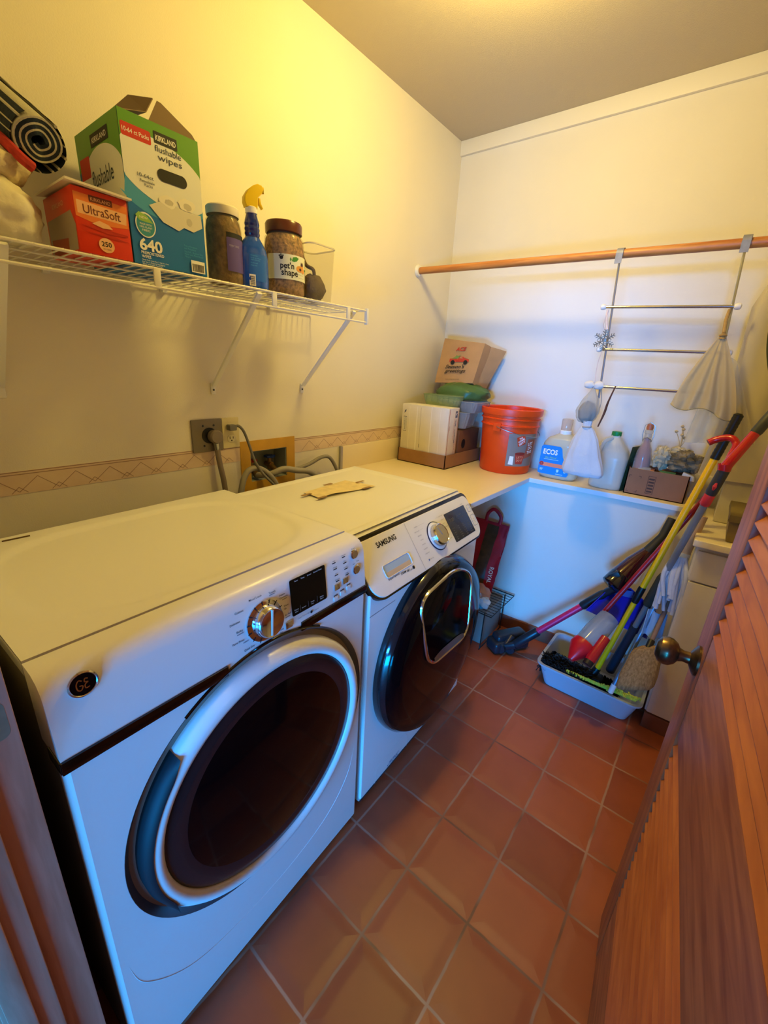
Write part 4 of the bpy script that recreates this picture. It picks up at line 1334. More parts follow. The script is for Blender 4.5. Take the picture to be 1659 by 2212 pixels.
# ------------------------------------------------------------------ bundle of cloth bags at the near end
CANV = mat('cream_canvas', '#DCCFAE', 0.9, var=0.08, vscale=20, bump=0.3, bscale=120)
CLOTHW = mat('white_crumpled_plastic', '#E2DCC6', 0.6, bump=0.9, bscale=28)
bag = MB().blob((0.205, -2.135, ZT + 0.056), (0.100, 0.088, 0.070), 0.16, 1.9, 4, 40, 26)
for v in bag.bm.verts:
    v.co.z = max(v.co.z, ZT + 0.001)
bag = bag.build('plastic_bag', CLOTHW, ang=70)
tag(bag, 'crumpled white plastic bag at the near end of the wire shelf', 'bag')
cb = thing('canvas_bag', 'cream canvas bag with red braided edge lying on the white plastic bag', 'bag', (0.19, -2.13, ZT + 0.12))
m = MB().blob((0.195, -2.135, ZT + 0.140), (0.085, 0.082, 0.036), 0.14, 2.2, 9, 36, 20)
m.build('folded_canvas', CANV, cb, ang=70)
REDB = mat('red_braid', '#B4322A', 0.8, var=0.3, vscale=60)
m = MB()
m.tube(bez([(0.217,-2.131,1.816), (0.238,-2.107,1.802), (0.261,-2.092,1.781), (0.277,-2.081,1.763), (0.271,-2.063,1.754)], 24), 0.0100, 8)
m.build('red_braid_edge', REDB, cb)
# rolled striped towel
NAVYC = mat('navy_striped_towel', '#1E2A3C', 0.95, var=0.25, vscale=50, bump=0.4, bscale=150)
PALEC = mat('pale_stripe_towel', '#B9B6A8', 0.95, bump=0.4, bscale=150)
ta = V((0.269,-2.042,1.803))
tb_ = V((-0.018,-2.071,1.971))
ax = (ta - tb_).normalized()
rt_ = ax.cross(V((0, 0, 1))).normalized()
TM = frame(tb_, rt_, ax.cross(rt_))
ln = (ta - tb_).length
tw = thing('rolled_towel', 'navy and white striped towel rolled up on the canvas bag', 'towel', tuple(tb_))
def spiral(r0, r1, turns, th, off):
    t = bmesh.new()
    n = int(turns * 28)
    prev = None
    M_ = TM
    for i in range(n + 1):
        a = 2 * math.pi * turns * i / n
        r = r0 + (r1 - r0) * i / n
        c, s = math.cos(a + 0.6), math.sin(a + 0.6)
        wv = 0.003 * math.sin(3 * a)
        q = [(r * c, r * s, off), ((r + th) * c, (r + th) * s, off), ((r + th) * c, (r + th) * s, ln + wv), (r * c, r * s, ln + wv)]
        row = [t.verts.new(p) for p in q]
        if prev:
            for k in range(4):
                t.faces.new((prev[k], prev[(k + 1) % 4], row[(k + 1) % 4], row[k]))
        prev = row
    bmesh.ops.recalc_face_normals(t, faces=t.faces)
    mb = MB()
    mb._merge(t, None)
    return mb
spiral(0.004, 0.034, 3, 0.006, 0).build('towel_roll', NAVYC, tw, M=TM, ang=60)
spiral(0.0105, 0.0405, 3, 0.0035, 0.001).build('pale_stripe', PALEC, tw, M=TM, ang=60, label='pale stripe of the towel')
m = MB()
def drape(a, b):
    th = R(-60 + 310 * a)
    r = 0.0455 + 0.010 * math.sin(a * math.pi) ** 4 + 0.003 * noise.noise(V((a * 5, b * 3, 2)))
    return (r * math.cos(th), r * math.sin(th), ln * (0.985 * b))
m.grid(drape, 48, 12)
m.build('outer_layer', NAVYC, tw, M=TM, ang=70)
m = MB()
for k in (0.06, 0.14, 0.20, 0.29, 0.36, 0.41, 0.50, 0.58, 0.63, 0.72, 0.80, 0.86, 0.94):
    m.tube([TM @ V(drape(k, b / 9)) * 1.0 + (TM.to_3x3() @ V((math.cos(R(-60 + 310 * k)), math.sin(R(-60 + 310 * k)), 0))) * -0.0008 for b in range(10)], 0.0016 + 0.0014 * ((k * 100) % 3 < 1.5), 6)
m.build('woven_stripes', PALEC, tw)

# ================================================================== wall fittings
dp = thing('dryer_outlet', 'grey metal square outlet plate on the left wall above the dryer', 'outlet', (0.0, -1.594, 1.143))
YM = lambda y, z, x=0.0: frame((x, y, z), (0, 1, 0), (0, 0, 1))
PLATE = mat('grey_steel_plate', '#7C7468', 0.45, 0.4)
MB().prism(rrect(-0.059, -0.059, 0.059, 0.059, 0.004), 0.0005, 0.007, YM(-1.594, 1.143), 0.002).build('plate', PLATE, dp)
MB().lathe([(0.0, 0.0072), (0.029, 0.0072), (0.029, 0.0082), (0.026, 0.0085), (0, 0.0085)], 32, YM(-1.588, 1.143)).build('socket', BLACK, dp)
for a, b in ((-0.02, 0.036), (0.022, 0.036), (-0.02, -0.036), (0.03, -0.036)):
    MB().lathe([(0.004, 0.007), (0.0035, 0.0085), (0, 0.009)], 12, YM(-1.59 + a, 1.143 + b)).build('screw', DGREY, dp)
dc = thing('dryer_plug', 'thick grey-brown plug and flat cord hanging from the square outlet plate', 'plug', (0.03, -1.58, 1.14))
CORD = mat('grey_brown_cord', '#7A6F66', 0.5)
PM2 = YM(-1.575, 1.140, 0.0085)
MB().lathe([(0.022, 0.0), (0.024, 0.006), (0.025, 0.026), (0.021, 0.032), (0, 0.033)], 32, PM2).build('plug_head', CORD, dc)
m = MB()
m.tube([(0.022, -1.573, 1.122), (0.022, -1.571, 1.098), (0.020, -1.570, 1.086)], [0.011, 0.010, 0.0085], 12)
m.build('strain_relief', STEEL, dc)
m = MB()
m.tube(bez([(0.022, -1.570, 1.100), (0.026, -1.566, 1.04), (0.030, -1.556, 0.96), (0.032, -1.552, 0.86), (0.04, -1.56, 0.70)], 24), 0.0075, 10, flat=1.4)
m.build('cord', CORD, dc)
du = thing('duplex_outlet', 'ivory duplex outlet plate beside the grey square plate', 'outlet', (0, -1.4985, 1.145))
IVO = mat('ivory_plastic', '#D9CFA4', 0.4)
MB().prism(rrect(-0.0355, -0.0575, 0.0355, 0.0575, 0.004), 0.0005, 0.006, YM(-1.4985, 1.145), 0.002).build('plate', IVO, du)
for zz in (1.166, 1.124):
    rc_ = MB().prism(rrect(-0.0165, -0.0135, 0.0165, 0.0135, 0.010), 0.006, 0.0078, YM(-1.4985, zz), 0.001).build('receptacle', mat('pale_ivory', '#E4DCB8', 0.4), du)
    mb = MB()
    mb.prism([(-0.008, -0.002), (-0.0055, -0.002), (-0.0055, 0.008), (-0.008, 0.008)], 0.0078, 0.0081, YM(-1.4985, zz))
    mb.prism([(0.0055, -0.001), (0.008, -0.001), (0.008, 0.007), (0.0055, 0.007)], 0.0078, 0.0081, YM(-1.4985, zz))
    mb.prism(ell(0, -0.0075, 0.0028, 0.0028, 14), 0.0078, 0.0081, YM(-1.4985, zz))
    mb.build('slots', BLACK, rc_)
wp = thing('washer_plug', 'grey plug and cord running from the ivory outlet down behind the washer', 'plug', (0.02, -1.497, 1.166))
GC = mat('mid_grey_cord', '#6E6C68', 0.5)
m = MB()
m.prism(rrect(-0.016, -0.011, 0.014, 0.011, 0.005), 0.0085, 0.034, YM(-1.503, 1.168), 0.003)
m.build('plug_head', GC, wp)
m = MB()
m.tube(bez([(0.026, -1.490, 1.172), (0.030, -1.478, 1.172), (0.036, -1.462, 1.150), (0.045, -1.448, 1.10), (0.06, -1.437, 1.04), (0.085, -1.42, 0.99), (0.11, -1.39, 0.945), (0.12, -1.36, 0.90)], 40), 0.0052, 10)
m.build('cord', GC, wp)
# recessed valve box
vb = thing('valve_box', 'recessed washer valve box with yellowed frame and blue tap handle', 'valve box', (0.0, -1.325, 1.0))
YFR = mat('yellowed_frame', '#C99A2E', 0.5, var=0.1, vscale=12)
VIN = mat('grey_green_box_lining', '#8C948C', 0.6, var=0.1, vscale=20)
m = MB()
for a, b, c, d in ((-1.461, HZ1, -1.188, 1.105), (-1.461, 0.90, -1.188, HZ0), (-1.461, HZ0, HY0, HZ1), (HY1, HZ0, -1.188, HZ1)):
    m.box((0.0002, a, b), (0.003, c, d))
m.build('frame', YFR, vb)
m = MB()
m.box((-0.088, HY0, HZ0), (-0.084, HY1, HZ1))
m.box((-0.088, HY0, HZ0), (0.0, HY0 + 0.003, HZ1))
m.box((-0.088, HY1 - 0.003, HZ0), (0.0, HY1, HZ1))
m.box((-0.088, HY0, HZ1 - 0.003), (0.0, HY1, HZ1))
m.box((-0.088, HY0, HZ0), (0.0, HY1, HZ0 + 0.003))
m.build('recess', VIN, vb)
BRS = mat('aged_brass', '#9A7A48', 0.35, 0.9, var=0.2, vscale=30)
def tap(y, z, colr, nm):
    m = MB()
    m.tube([(-0.075, y, z - 0.035), (-0.035, y, z - 0.035)], 0.012, 12)
    m.tube([(-0.05, y, z - 0.055), (-0.05, y, z - 0.004)], [0.011, 0.009], 12)
    m.tube([(-0.036, y, z - 0.040), (-0.012, y, z - 0.055)], [0.012, 0.014], 12)
    v = m.build('valve', BRS, vb)
    m = MB()
    pts = [(0.021 + 0.0035 * math.cos(6 * R(a))) for a in range(0, 360, 10)]
    m.prism([(p * math.cos(R(i * 10)), p * math.sin(R(i * 10))) for i, p in enumerate(pts)], 0, 0.010, Matrix.Translation((-0.05, y, z - 0.004)), 0.002)
    m.build(nm, colr, v)
tap(-1.285, 1.018, mat('blue_tap_handle', '#1E3C8C', 0.4), 'tap_handle')
tap(-1.378, 1.010, mat('red_tap_handle', '#A8221C', 0.4), 'tap_handle')
# hoses
HOSE = mat('grey_ribbed_hose', '#8A857C', 0.5, bump=0.4, bscale=90)
h1 = MB().tube(bez([(0.075, -1.520, 0.86), (0.070, -1.508, 0.94), (0.062, -1.478, 0.994), (0.060, -1.435, 1.008), (0.07, -1.39, 0.985), (0.085, -1.355, 0.93), (0.09, -1.34, 0.86)], 44), 0.0115, 12).build('drain_hose', HOSE)
tag(h1, 'grey drain hose arching up behind the dryer corner left of the valve box', 'hose')
h2 = MB().tube(bez([(-0.012, -1.378, 0.955), (0.02, -1.372, 0.962), (0.05, -1.345, 0.970), (0.065, -1.300, 0.985), (0.075, -1.24, 0.972), (0.085, -1.17, 0.955), (0.09, -1.10, 0.90)], 44), 0.0130, 12).build('fill_hose', mat('pale_grey_hose', '#98948C', 0.45))
tag(h2, 'thick pale grey fill hose running right in front of the valve box', 'hose', 'washer fill hoses')
h3 = MB().tube(bez([(-0.012, -1.285, 0.962), (0.02, -1.27, 0.965), (0.04, -1.21, 0.968), (0.045, -1.14, 0.980), (0.05, -1.07, 1.003), (0.055, -1.02, 0.995), (0.07, -0.985, 0.93), (0.08, -0.97, 0.86)], 44), 0.0085, 12).build('fill_hose', HOSE)
tag(h3, 'thin grey fill hose from the blue tap curving right behind the washer', 'hose', 'washer fill hoses')

# ================================================================== on the left worktop
ZC = 0.9105
tr = MB()
tx0, tx1, ty0, ty1, th = 0.045, 0.358, -0.468, -0.066, 0.074
tr.box((tx0, ty0, ZC), (tx1, ty0 + 0.004, ZC + th))
tr.box((tx0, ty1 - 0.004, ZC), (tx1, ty1, ZC + th))
tr.box((tx0, ty0, ZC), (tx0 + 0.004, ty1, ZC + th))
tr.box((tx1 - 0.004, ty0, ZC), (tx1, ty1, ZC + th))
tr.box((tx0, ty0, ZC), (tx1, ty1, ZC + 0.004))
tag(tr.build('cardboard_tray', CARD), 'shallow brown cardboard tray on the worktop holding the white parcel box', 'tray')
pb = thing('parcel_box', 'white cardboard parcel box with red stripes standing in the cardboard tray', 'box', (0.2, -0.43, ZC + 0.006))
px0, px1, py0, py1, ph = 0.052, 0.349, -0.461, -0.352, 0.318
WCARD = mat('white_carton', '#DCD8D0', 0.7, var=0.03, vscale=20)
MB().box((px0, py0, ZC + 0.006), (px1, py1, ZC + ph), 0.003).build('carton', WCARD, pb)
F = Face(frame((px0, py0, ZC + 0.006), (1, 0, 0), (0, 0, 1)), pb)
w_ = px1 - px0
F.rects('tape_strips', [(0.098, 0.003, 0.105, 0.305), (0.190, 0.003, 0.196, 0.308), (0.05, 0.003, 0.0525, 0.3), (0.247, 0.003, 0.2495, 0.3)], mat('bright_white_tape', '#F0EEEA', 0.4))
F.rects('tear_line', [(0.1245, 0.10, 0.1258, 0.30), (0.1235, 0.085, 0.1275, 0.105)], mat('tear_shade', '#8A8884', 0.8))
SLATE = mat('slate_ink', '#5A6078', 0.6)
F.rects('barcode_frame', [(0.012, 0.165, 0.034, 0.245)], SLATE)
F.rects('barcode_ground', [(0.0135, 0.168, 0.0325, 0.242)], WINK)
random.seed(8)
bars, z = [], 0.172
while z < 0.238:
    b_ = random.choice((0.0008, 0.0014, 0.002))
    bars.append((0.017, z, 0.029, z + b_))
    z += b_ + 0.0012
F.rects('barcode', bars, SLATE)
F.polys('eagle_mark', [[(0.016, 0.262), (0.026, 0.270), (0.031, 0.284), (0.024, 0.278), (0.019, 0.280)]], SLATE)
F.rects('small_print', [(0.015, 0.014, 0.025, 0.017), (0.015, 0.019, 0.025, 0.022), (0.015, 0.024, 0.022, 0.027)], SLATE)
F = Face(frame((px1, py0, ZC + 0.006), (0, 1, 0), (0, 0, 1)), pb)
F.rects('red_stripes', [(0.010, 0.002, 0.0135, 0.306), (0.100, 0.002, 0.1035, 0.306)], mat('dull_red_ink', '#A8483C', 0.6))
F.text([('PRIORITY', 0.079, 0.165, 0.075, 0.010, 'C', 90), ('MAIL', 0.079, 0.235, 0.035, 0.010, 'C', 90)], SLATE, bold=0.02)
F.text([('FROM:', 0.021, 0.21, None, 0.006, 'C', 90), ('UNITED STATES POSTAL SERVICE', 0.066, 0.20, 0.115, 0.0055, 'C', 90), ('TO:', 0.021, 0.05, None, 0.006, 'C', 90), ('FLAT RATE BOX', 0.085, 0.10, 0.08, 0.008, 'C', 90)], mat('dull_red_ink', '#A8483C', 0.6))
F.polys('eagle_mark', [[(0.070, 0.262), (0.092, 0.262), (0.092, 0.296), (0.070, 0.296)]], SLATE)
F.polys('eagle_white', [[(0.073, 0.268), (0.082, 0.280), (0.090, 0.286), (0.084, 0.288), (0.076, 0.282)]], WINK)
# dark brown box behind
db = MB().box((0.10, -0.330, ZC + 0.005), (0.352, -0.100, ZC + 0.195), 0.003).build('dark_carton', CARDD)
tag(db, 'dark brown carton in the cardboard tray behind the white parcel box', 'box')
dbf = Face(frame((0.352, -0.330, ZC + 0.005), (0, 1, 0), (0, 0, 1)), db)
dbf.polys('black_mark', [ell(0.055, 0.115, 0.022, 0.026)], INK)
# clear clamshells on top
def clam(name, c, sx, sy, sz, m_, label, seed, rot=0, ribs=6):
    t = thing(name, label, 'container', c, 'clear produce clamshells')
    M_ = Matrix.Translation(c) @ Matrix.Rotation(rot, 4, 'Z')
    m = MB()
    b0 = rrect(-sx * 0.85, -sy * 0.85, sx * 0.85, sy * 0.85, 0.02)
    b1 = rrect(-sx, -sy, sx, sy, 0.02)
    def fn(a, b):
        i = int(round(a * len(b0))) % len(b0)
        k = 1 + (0.03 if i % 4 < 2 else 0) * (1 if 0.05 < b < 0.9 else 0)
        return ((b0[i][0] + (b1[i][0] - b0[i][0]) * b) * k, (b0[i][1] + (b1[i][1] - b0[i][1]) * b) * k, sz * b)
    m.grid(fn, len(b0), 6, cu=True)
    m.bm.faces.new([m.bm.verts.new((x, y, 0)) for x, y in b0])
    m.build('tub', m_, t, M=M_, ang=25)
    m = MB()
    m.tube([(x, y, sz) for x, y in b1], 0.003, 6, closed=True)
    for i in range(ribs):
        x = -sx * 0.75 + 1.5 * sx * i / (ribs - 1)
        m.tube([(x, -sy * 1.01, sz), (x, -sy * 0.90, sz * 0.35)], 0.0022, 6)
    m.build('rim_and_ribs', m_, t, M=M_)
    return t
GCL = glassy('greyish_clear_plastic', '#B4B8BC', 0.45)
clam('clamshell', (0.245, -0.250, ZC + 0.205), 0.13, 0.085, 0.085, GCL, 'clear plastic berry clamshell on the dark carton', 1, 0.15)
clam('clamshell', (0.300, -0.220, ZC + 0.292), 0.125, 0.085, 0.055, GCL, 'second clear plastic clamshell stacked higher under the green tray', 2, -0.05)
GT = mat('dull_green_plastic', '#466A3A', 0.35, var=0.15, vscale=14)
gt = MB().blob((0.262, -0.175, ZC + 0.378), (0.155, 0.105, 0.068), 0.16, 2.2, 6, 36, 18)
for v in gt.bm.verts:
    v.co.z = max(v.co.z, ZC + 0.352)
gt = gt.build('green_tray', GT, ang=60)
tag(gt, 'crumpled green produce package under the brown paper bag', 'package')
# green clamshell seen before the package
gcl = clam('clamshell', (0.225, -0.325, ZC + 0.318), 0.115, 0.035, 0.054, glassy('green_tinted_plastic', '#8FA878', 0.5), 'pale green ribbed clamshell just above the white parcel box', 3, 0.0, 6)
# brown paper bag leaning in the corner
kb = thing('paper_bag', 'brown paper shopping bag with red pickup print leaning in the corner', 'bag', (0.26, -0.16, ZC + 0.42))
fTL, fTR = V((0.075,-0.120,1.588)), V((0.349,-0.150,1.562))
fBL, fBR = V((0.076,-0.190,1.342)), V((0.328,-0.200,1.353))
bTR, bBR = V((0.431,-0.045,1.529)), V((0.337,-0.070,1.298))
nn = (bTR - fTR)
bTL, bBL = V((0.03, -0.03, fTL.z)) , V((0.06, -0.05, fBL.z))
m = MB()
def lerp(a, b, t):
    return a + (b - a) * t
def bagf(q00, q10, q01, q11, k, fold=0.0):
    def fn(a, b):
        p = lerp(lerp(q00, q10, a), lerp(q01, q11, a), b)
        w0 = 0.004 * noise.noise(V((a * 3 + k, b * 4, k))) * math.sin(math.pi * a) 
        crease = -fold * (1 - abs(2 * a - 1)) * (0.35 + 0.65 * b)
        n = (q10 - q00).cross(q01 - q00).normalized()
        return p + n * (w0 + crease)
    return fn
m.grid(bagf(fBL, fBR, fTL, fTR, 1), 14, 14)
m.grid(bagf(fBR, bBR, fTR, bTR, 2, 0.028), 15, 14)
m.grid(bagf(bBR, bBL, bTR, bTL, 3), 10, 10)
m.grid(bagf(bBL, fBL, bTL, fTL, 4, 0.02), 11, 10)
m.grid(bagf(fBL, fBR, bBL, bBR, 5), 8, 8)
bmesh.ops.remove_doubles(m.bm, verts=m.bm.verts, dist=0.0008)
kbo = m.build('bag_body', KRAFT, kb, ang=30)
r_ = (fBR - fBL)
u_ = (lerp(fTL, fTR, 0.5) - lerp(fBL, fBR, 0.5))
FMk = frame(lerp(fBL, fBR, 0.5), r_, u_)
if FMk.col[2].xyz.dot(V((1.469, -2.406, 1.419)) - fBL) < 0:
    raise RuntimeError('bag face')
F = Face(FMk, kb)
F.h = 0.0055
bw, bh = r_.length, u_.length
PR = mat('brick_red_print', '#B83A26', 0.7)
F.text([('ACE', 0.012, bh * 0.80, bw * 0.27, bh * 0.085)], PR, shear=0.25, bold=0.035)
F.polys('pickup_print', [[(-bw * .20, bh * .50), (bw * .30, bh * .485), (bw * .30, bh * .545), (bw * .20, bh * .575), (bw * .14, bh * .61), (bw * .04, bh * .61), (0, bh * .565), (-bw * .20, bh * .575)]], PR)
F.polys('tree_print', [[(-bw * .16, bh * .575), (bw * .02, bh * .57), (bw * .07, bh * .66), (0, bh * .63), (-bw * .04, bh * .655), (-bw * .07, bh * .61)]], mat('dull_green_print', '#6F8A4A', 0.7))
F.polys('wheels_print', [ell(-bw * .11, bh * .485, bw * .05, bw * .05, 20), ell(bw * .22, bh * .48, bw * .05, bw * .05, 20)], INK)
F.polys('window_print', [[(bw * .05, bh * .575), (bw * .14, bh * .575), (bw * .12, bh * .60), (bw * .06, bh * .60)]], KRAFT)
F.text([("Season's", -bw * 0.03, bh * .385, bw * 0.50, bh * .085), ('greetings', 0.0, bh * .285, bw * 0.54, bh * .085)], INK, shear=0.35, bold=0.012)
F.text([('www.acehardware.com', -bw * .03, bh * .085, bw * .36, bh * .026)], INK)
# blue bottle behind the bucket
bbm = Matrix.Translation((0.405, -0.072, ZC))
bb = thing('blue_bottle', 'dark blue bottle squeezed between the cardboard tray and the orange bucket', 'bottle', (0.405, -0.072, ZC))
MB().lathe([(0, 0), (0.034, 0), (0.037, 0.006), (0.037, 0.19), (0.030, 0.215), (0.016, 0.235), (0.016, 0.25)], 28, bbm).build('bottle_body', mat('dark_blue_plastic', '#1A3FA8', 0.25), bb)
MB().lathe([(0.017, 0.248), (0.0185, 0.25), (0.0185, 0.272), (0.012, 0.30), (0, 0.302)], 24, bbm).build('cap', mat('pale_blue_cap', '#8A9CC8', 0.4), bb)
# ------------------------------------------------------------------ orange bucket
OR = mat('orange_bucket_plastic', '#E8480E', 0.38)
BKX, BKY = 0.565, -0.172
bk = thing('bucket', 'orange five gallon plastic bucket with grey printed patch on the worktop', 'bucket', (BKX, BKY, ZC))
BKM = Matrix.Translation((BKX, BKY, ZC))
BHT = 0.335
def brad(z):
    return 0.132 + 0.019 * z / BHT
prof = [(0, 0.004), (0.128, 0.0), (brad(0.006), 0.006)]
prof += [(brad(0.245), 0.245), (brad(0.245) + 0.006, 0.247), (brad(0.25) + 0.006, 0.252), (brad(0.254), 0.255), (brad(0.278), 0.278), (brad(0.28) + 0.006, 0.280), (brad(0.285) + 0.006, 0.285), (brad(0.288), 0.288), (brad(0.300), 0.300), (brad(0.302) + 0.008, 0.302), (brad(0.32) + 0.010, 0.318), (brad(0.33) + 0.009, 0.332), (brad(0.335) + 0.003, BHT), (brad(0.335) - 0.004, BHT - 0.004), (brad(0.2) - 0.004, 0.2), (0.128, 0.012), (0, 0.01)]
MB().lathe(prof, 72, BKM).build('bucket_body', OR, bk)
def bface(deg):
    a = R(deg)
    def bend(x, y, z):
        r = brad(y) + 0.0006
        t = x / 0.14
        return ((r + z) * math.sin(t), y, (r + z) * math.cos(t) - 0.0)
    return Face(frame((BKX, BKY, ZC), (-math.sin(a), math.cos(a), 0), (0, 0, 1)), bk, bend)
F = bface(-50)
PATCH = mat('grey_print_patch', '#857A70', 0.5)
F.poly('grey_patch', rrect(-0.040, 0.045, 0.135, 0.215, 0.004), PATCH)
F.poly('logo_tile', [(0.012, 0.150), (0.053, 0.165), (0.042, 0.212), (0.0, 0.196)], mat('logo_orange', '#D2441C', 0.5))
F.text([('THE', 0.022, 0.194, 0.018, 0.008, 'C', 35), ('HOME', 0.027, 0.183, 0.036, 0.010, 'C', 35), ('DEPOT', 0.032, 0.170, 0.036, 0.010, 'C', 35)], WINK, bold=0.03)
F.poly('red_pail_print', [(0.012, 0.058), (0.052, 0.056), (0.060, 0.110), (0.004, 0.112)], mat('brick_red_print', '#B83A26', 0.7))
F.poly('pail_rim_print', ell(0.032, 0.113, 0.029, 0.008), mat('dark_red_print', '#8A2A1C', 0.6))
F.text([("LET'S", 0.033, 0.094, 0.036, 0.011), ('DO IT', 0.033, 0.078, 0.034, 0.011)], mat('peach_print', '#EFB98A', 0.45))
F.poly('white_carton_print', [(-0.026, 0.055), (0.0, 0.053), (-0.002, 0.098), (-0.022, 0.1)], WINK)
F.poly('brown_panel', [(0.056, 0.085), (0.115, 0.10), (0.122, 0.185), (0.066, 0.190)], mat('faded_orange_print', '#A8583C', 0.6))
F.text([('LET', 0.088, 0.165, 0.036, 0.016, 'C', 8), ('DO', 0.090, 0.144, 0.030, 0.016, 'C', 8), ('THIS', 0.092, 0.122, 0.040, 0.016, 'C', 8)], WINK, bold=0.02)
# wire bail and ears
er = MB()
for s in (1, -1):
    a = R(-92 if s > 0 else 88)
    r = brad(0.24) + 0.002
    er.prism(rrect(-0.020, 0.222, 0.020, 0.262, 0.002), -0.002, 0.008, frame((BKX + r * math.cos(a), BKY + r * math.sin(a), ZC), (-math.sin(a), math.cos(a), 0), (0, 0, 1)), 0.001)
er.build('handle_ears', OR, bk)
pts = []
for i in range(25):
    t = i / 24
    a = R(-92 + 180 * t)
    r = brad(0.24) + 0.014
    pts.append((BKX + r * math.cos(a), BKY + r * math.sin(a), ZC + 0.245 - 0.045 * math.sin(math.pi * t)))
MB().tube(pts, 0.0018, 6).build('bail_wire', STEEL, bk)
# ================================================================== hanging rod and rack
RY, RZ, RRAD = -0.335, 1.892, 0.0165
rod = thing('hanging_rod', 'honey coloured wooden closet rod across the back of the room', 'rod', (1.0, RY, RZ))
MB().tube([(0.006, RY, RZ + 0.010), (1.98, RY, RZ - 0.018)], RRAD, 24).build('wood_rod', RODW, rod)
MB().lathe([(0, 0), (0.029, 0), (0.030, 0.004), (0.025, 0.014), (0.020, 0.016), (0, 0.016)], 28, Matrix(((0, 0, 1, 0.0005), (1, 0, 0, RY), (0, 1, 0, RZ + 0.010), (0, 0, 0, 1)))).build('end_socket', WHITE_PL, rod)
rk = thing('hanging_rack', 'chrome three-bar towel rack hooked on the wooden rod', 'rack', (1.18, RY, RZ))
GALV = mat('galvanised_clip', '#8C8E92', 0.5, 0.2, var=0.15, vscale=50)
RKY = -0.337
UL = [V((0.980,-0.337,1.893)), V((0.982,-0.337,1.695)), V((1.000,-0.337,1.533)), V((1.015,-0.337,1.384)), V((1.012,-0.337,1.335))]
UR = [V((1.373,-0.337,1.887)), V((1.379,-0.337,1.684)), V((1.393,-0.337,1.530)), V((1.404,-0.337,1.386)), V((1.406,-0.337,1.344))]
for U in (UL, UR):
    U[0].z = RZ - 0.005
    m = MB()
    m.tube([U[0], U[-1]], 0.0042, 8)
    m.build('upright', STEEL, rk)
    x = U[0].x
    m = MB()
    n = 14
    q = [(RRAD + 0.0025) for _ in range(n)]
    pts = [(x, RY + (RRAD + 0.003) * math.cos(R(a)), RZ - 0.004 + (RRAD + 0.003) * math.sin(R(a))) for a in range(-30, 215, 15)]
    pts = [(x, RY - RRAD - 0.003, RZ - 0.04)] + [(x, RY - (RRAD + 0.003) * math.cos(R(a)), RZ - 0.004 + (RRAD + 0.003) * math.sin(R(a))) for a in range(0, 196, 15)]
    for p, q in zip(pts, pts[1:]):
        d = (V(q) - V(p)).normalized()
        nn = V((0, -d.z, d.y)) * 0.0011
        p, q = V(p) - d * 0.0006, V(q) + d * 0.0006
        e = V((0.0125, 0, 0))
        m.hexa([p - e - nn, p + e - nn, p + e + nn, p - e + nn, q - e - nn, q + e - nn, q + e + nn, q - e + nn])
    m.build('hook_clip', GALV, rk)
KNOBW = mat('white_knob_plastic', '#E8E4DA', 0.35)
for i in (1, 2, 3):
    a, b = UL[i], UR[i]
    d = (b - a).normalized()
    off = V((0, -0.009, 0))
    m = MB()
    m.tube([a - d * 0.012 + off, b + d * 0.012 + off], 0.0058, 14)
    br = m.build('cross_bar', CHROME, rk)
    for p, s in ((a, -1), (b, 1)):
        m = MB()
        e = p + d * (s * 0.012) + off
        m.tube([e, e + d * (s * 0.004), e + d * (s * 0.012), e + d * (s * 0.019), e + d * (s * 0.022)], [0.006, 0.010, 0.012, 0.010, 0.004], 16)
        m.build('end_knob', KNOBW, br)
# ------------------------------------------------------------------ hanging ornaments on the left upright
def P_(px): return V(px)
SILV = mat('tarnished_silver', '#8C8A80', 0.35, 0.8, var=0.2, vscale=60)
YH = -0.362
sf = MB()
sc_ = V((0.991,-0.362,1.568))
for k in range(6):
    a = R(30 + 60 * k)
    d = V((math.cos(a), 0, math.sin(a)))
    n = V((-d.z, 0, d.x))
    sf.tube([sc_, sc_ + d * 0.040], 0.0022, 6)
    for r_, l_ in ((0.017, 0.011), (0.027, 0.010), (0.037, 0.007)):
        for s in (1, -1):
            sf.tube([sc_ + d * r_, sc_ + d * (r_ + l_ * 0.7) + n * (s * l_)], 0.0017, 5)
for k in range(6):
    a, b = R(30 + 60 * k), R(90 + 60 * k)
    sf.tube([sc_ + V((math.cos(a), 0, math.sin(a))) * 0.017, sc_ + V((math.cos(b), 0, math.sin(b))) * 0.017], 0.0016, 5)
sf.lathe([(0, -0.003), (0.009, -0.002), (0.009, 0.002), (0, 0.003)], 6, frame(sc_, (1, 0, 0), (0, 0, 1)))
sfo = thing('snowflake_ornament', 'silver metal snowflake ornament hanging from the rack', 'ornament', tuple(sc_))
sf.build('snowflake', SILV, sfo)
RIB = mat('white_pink_ribbon', '#D9C4B8', 0.7, var=0.12, vscale=40)
m = MB()
t0 = V((0.979,-0.352,1.686))
m.tube(bez([t0, V((0.983,-0.360,1.647)), sc_ + V((0.004, 0, 0.04))], 14), 0.0045, 8, flat=0.5)
m.tube(bez([t0 + V((0.004, -0.004, 0)), V((0.977,-0.364,1.629)), sc_ + V((-0.004, 0, 0.04))], 14), 0.0016, 6)
m.build('ribbon', RIB, sfo)
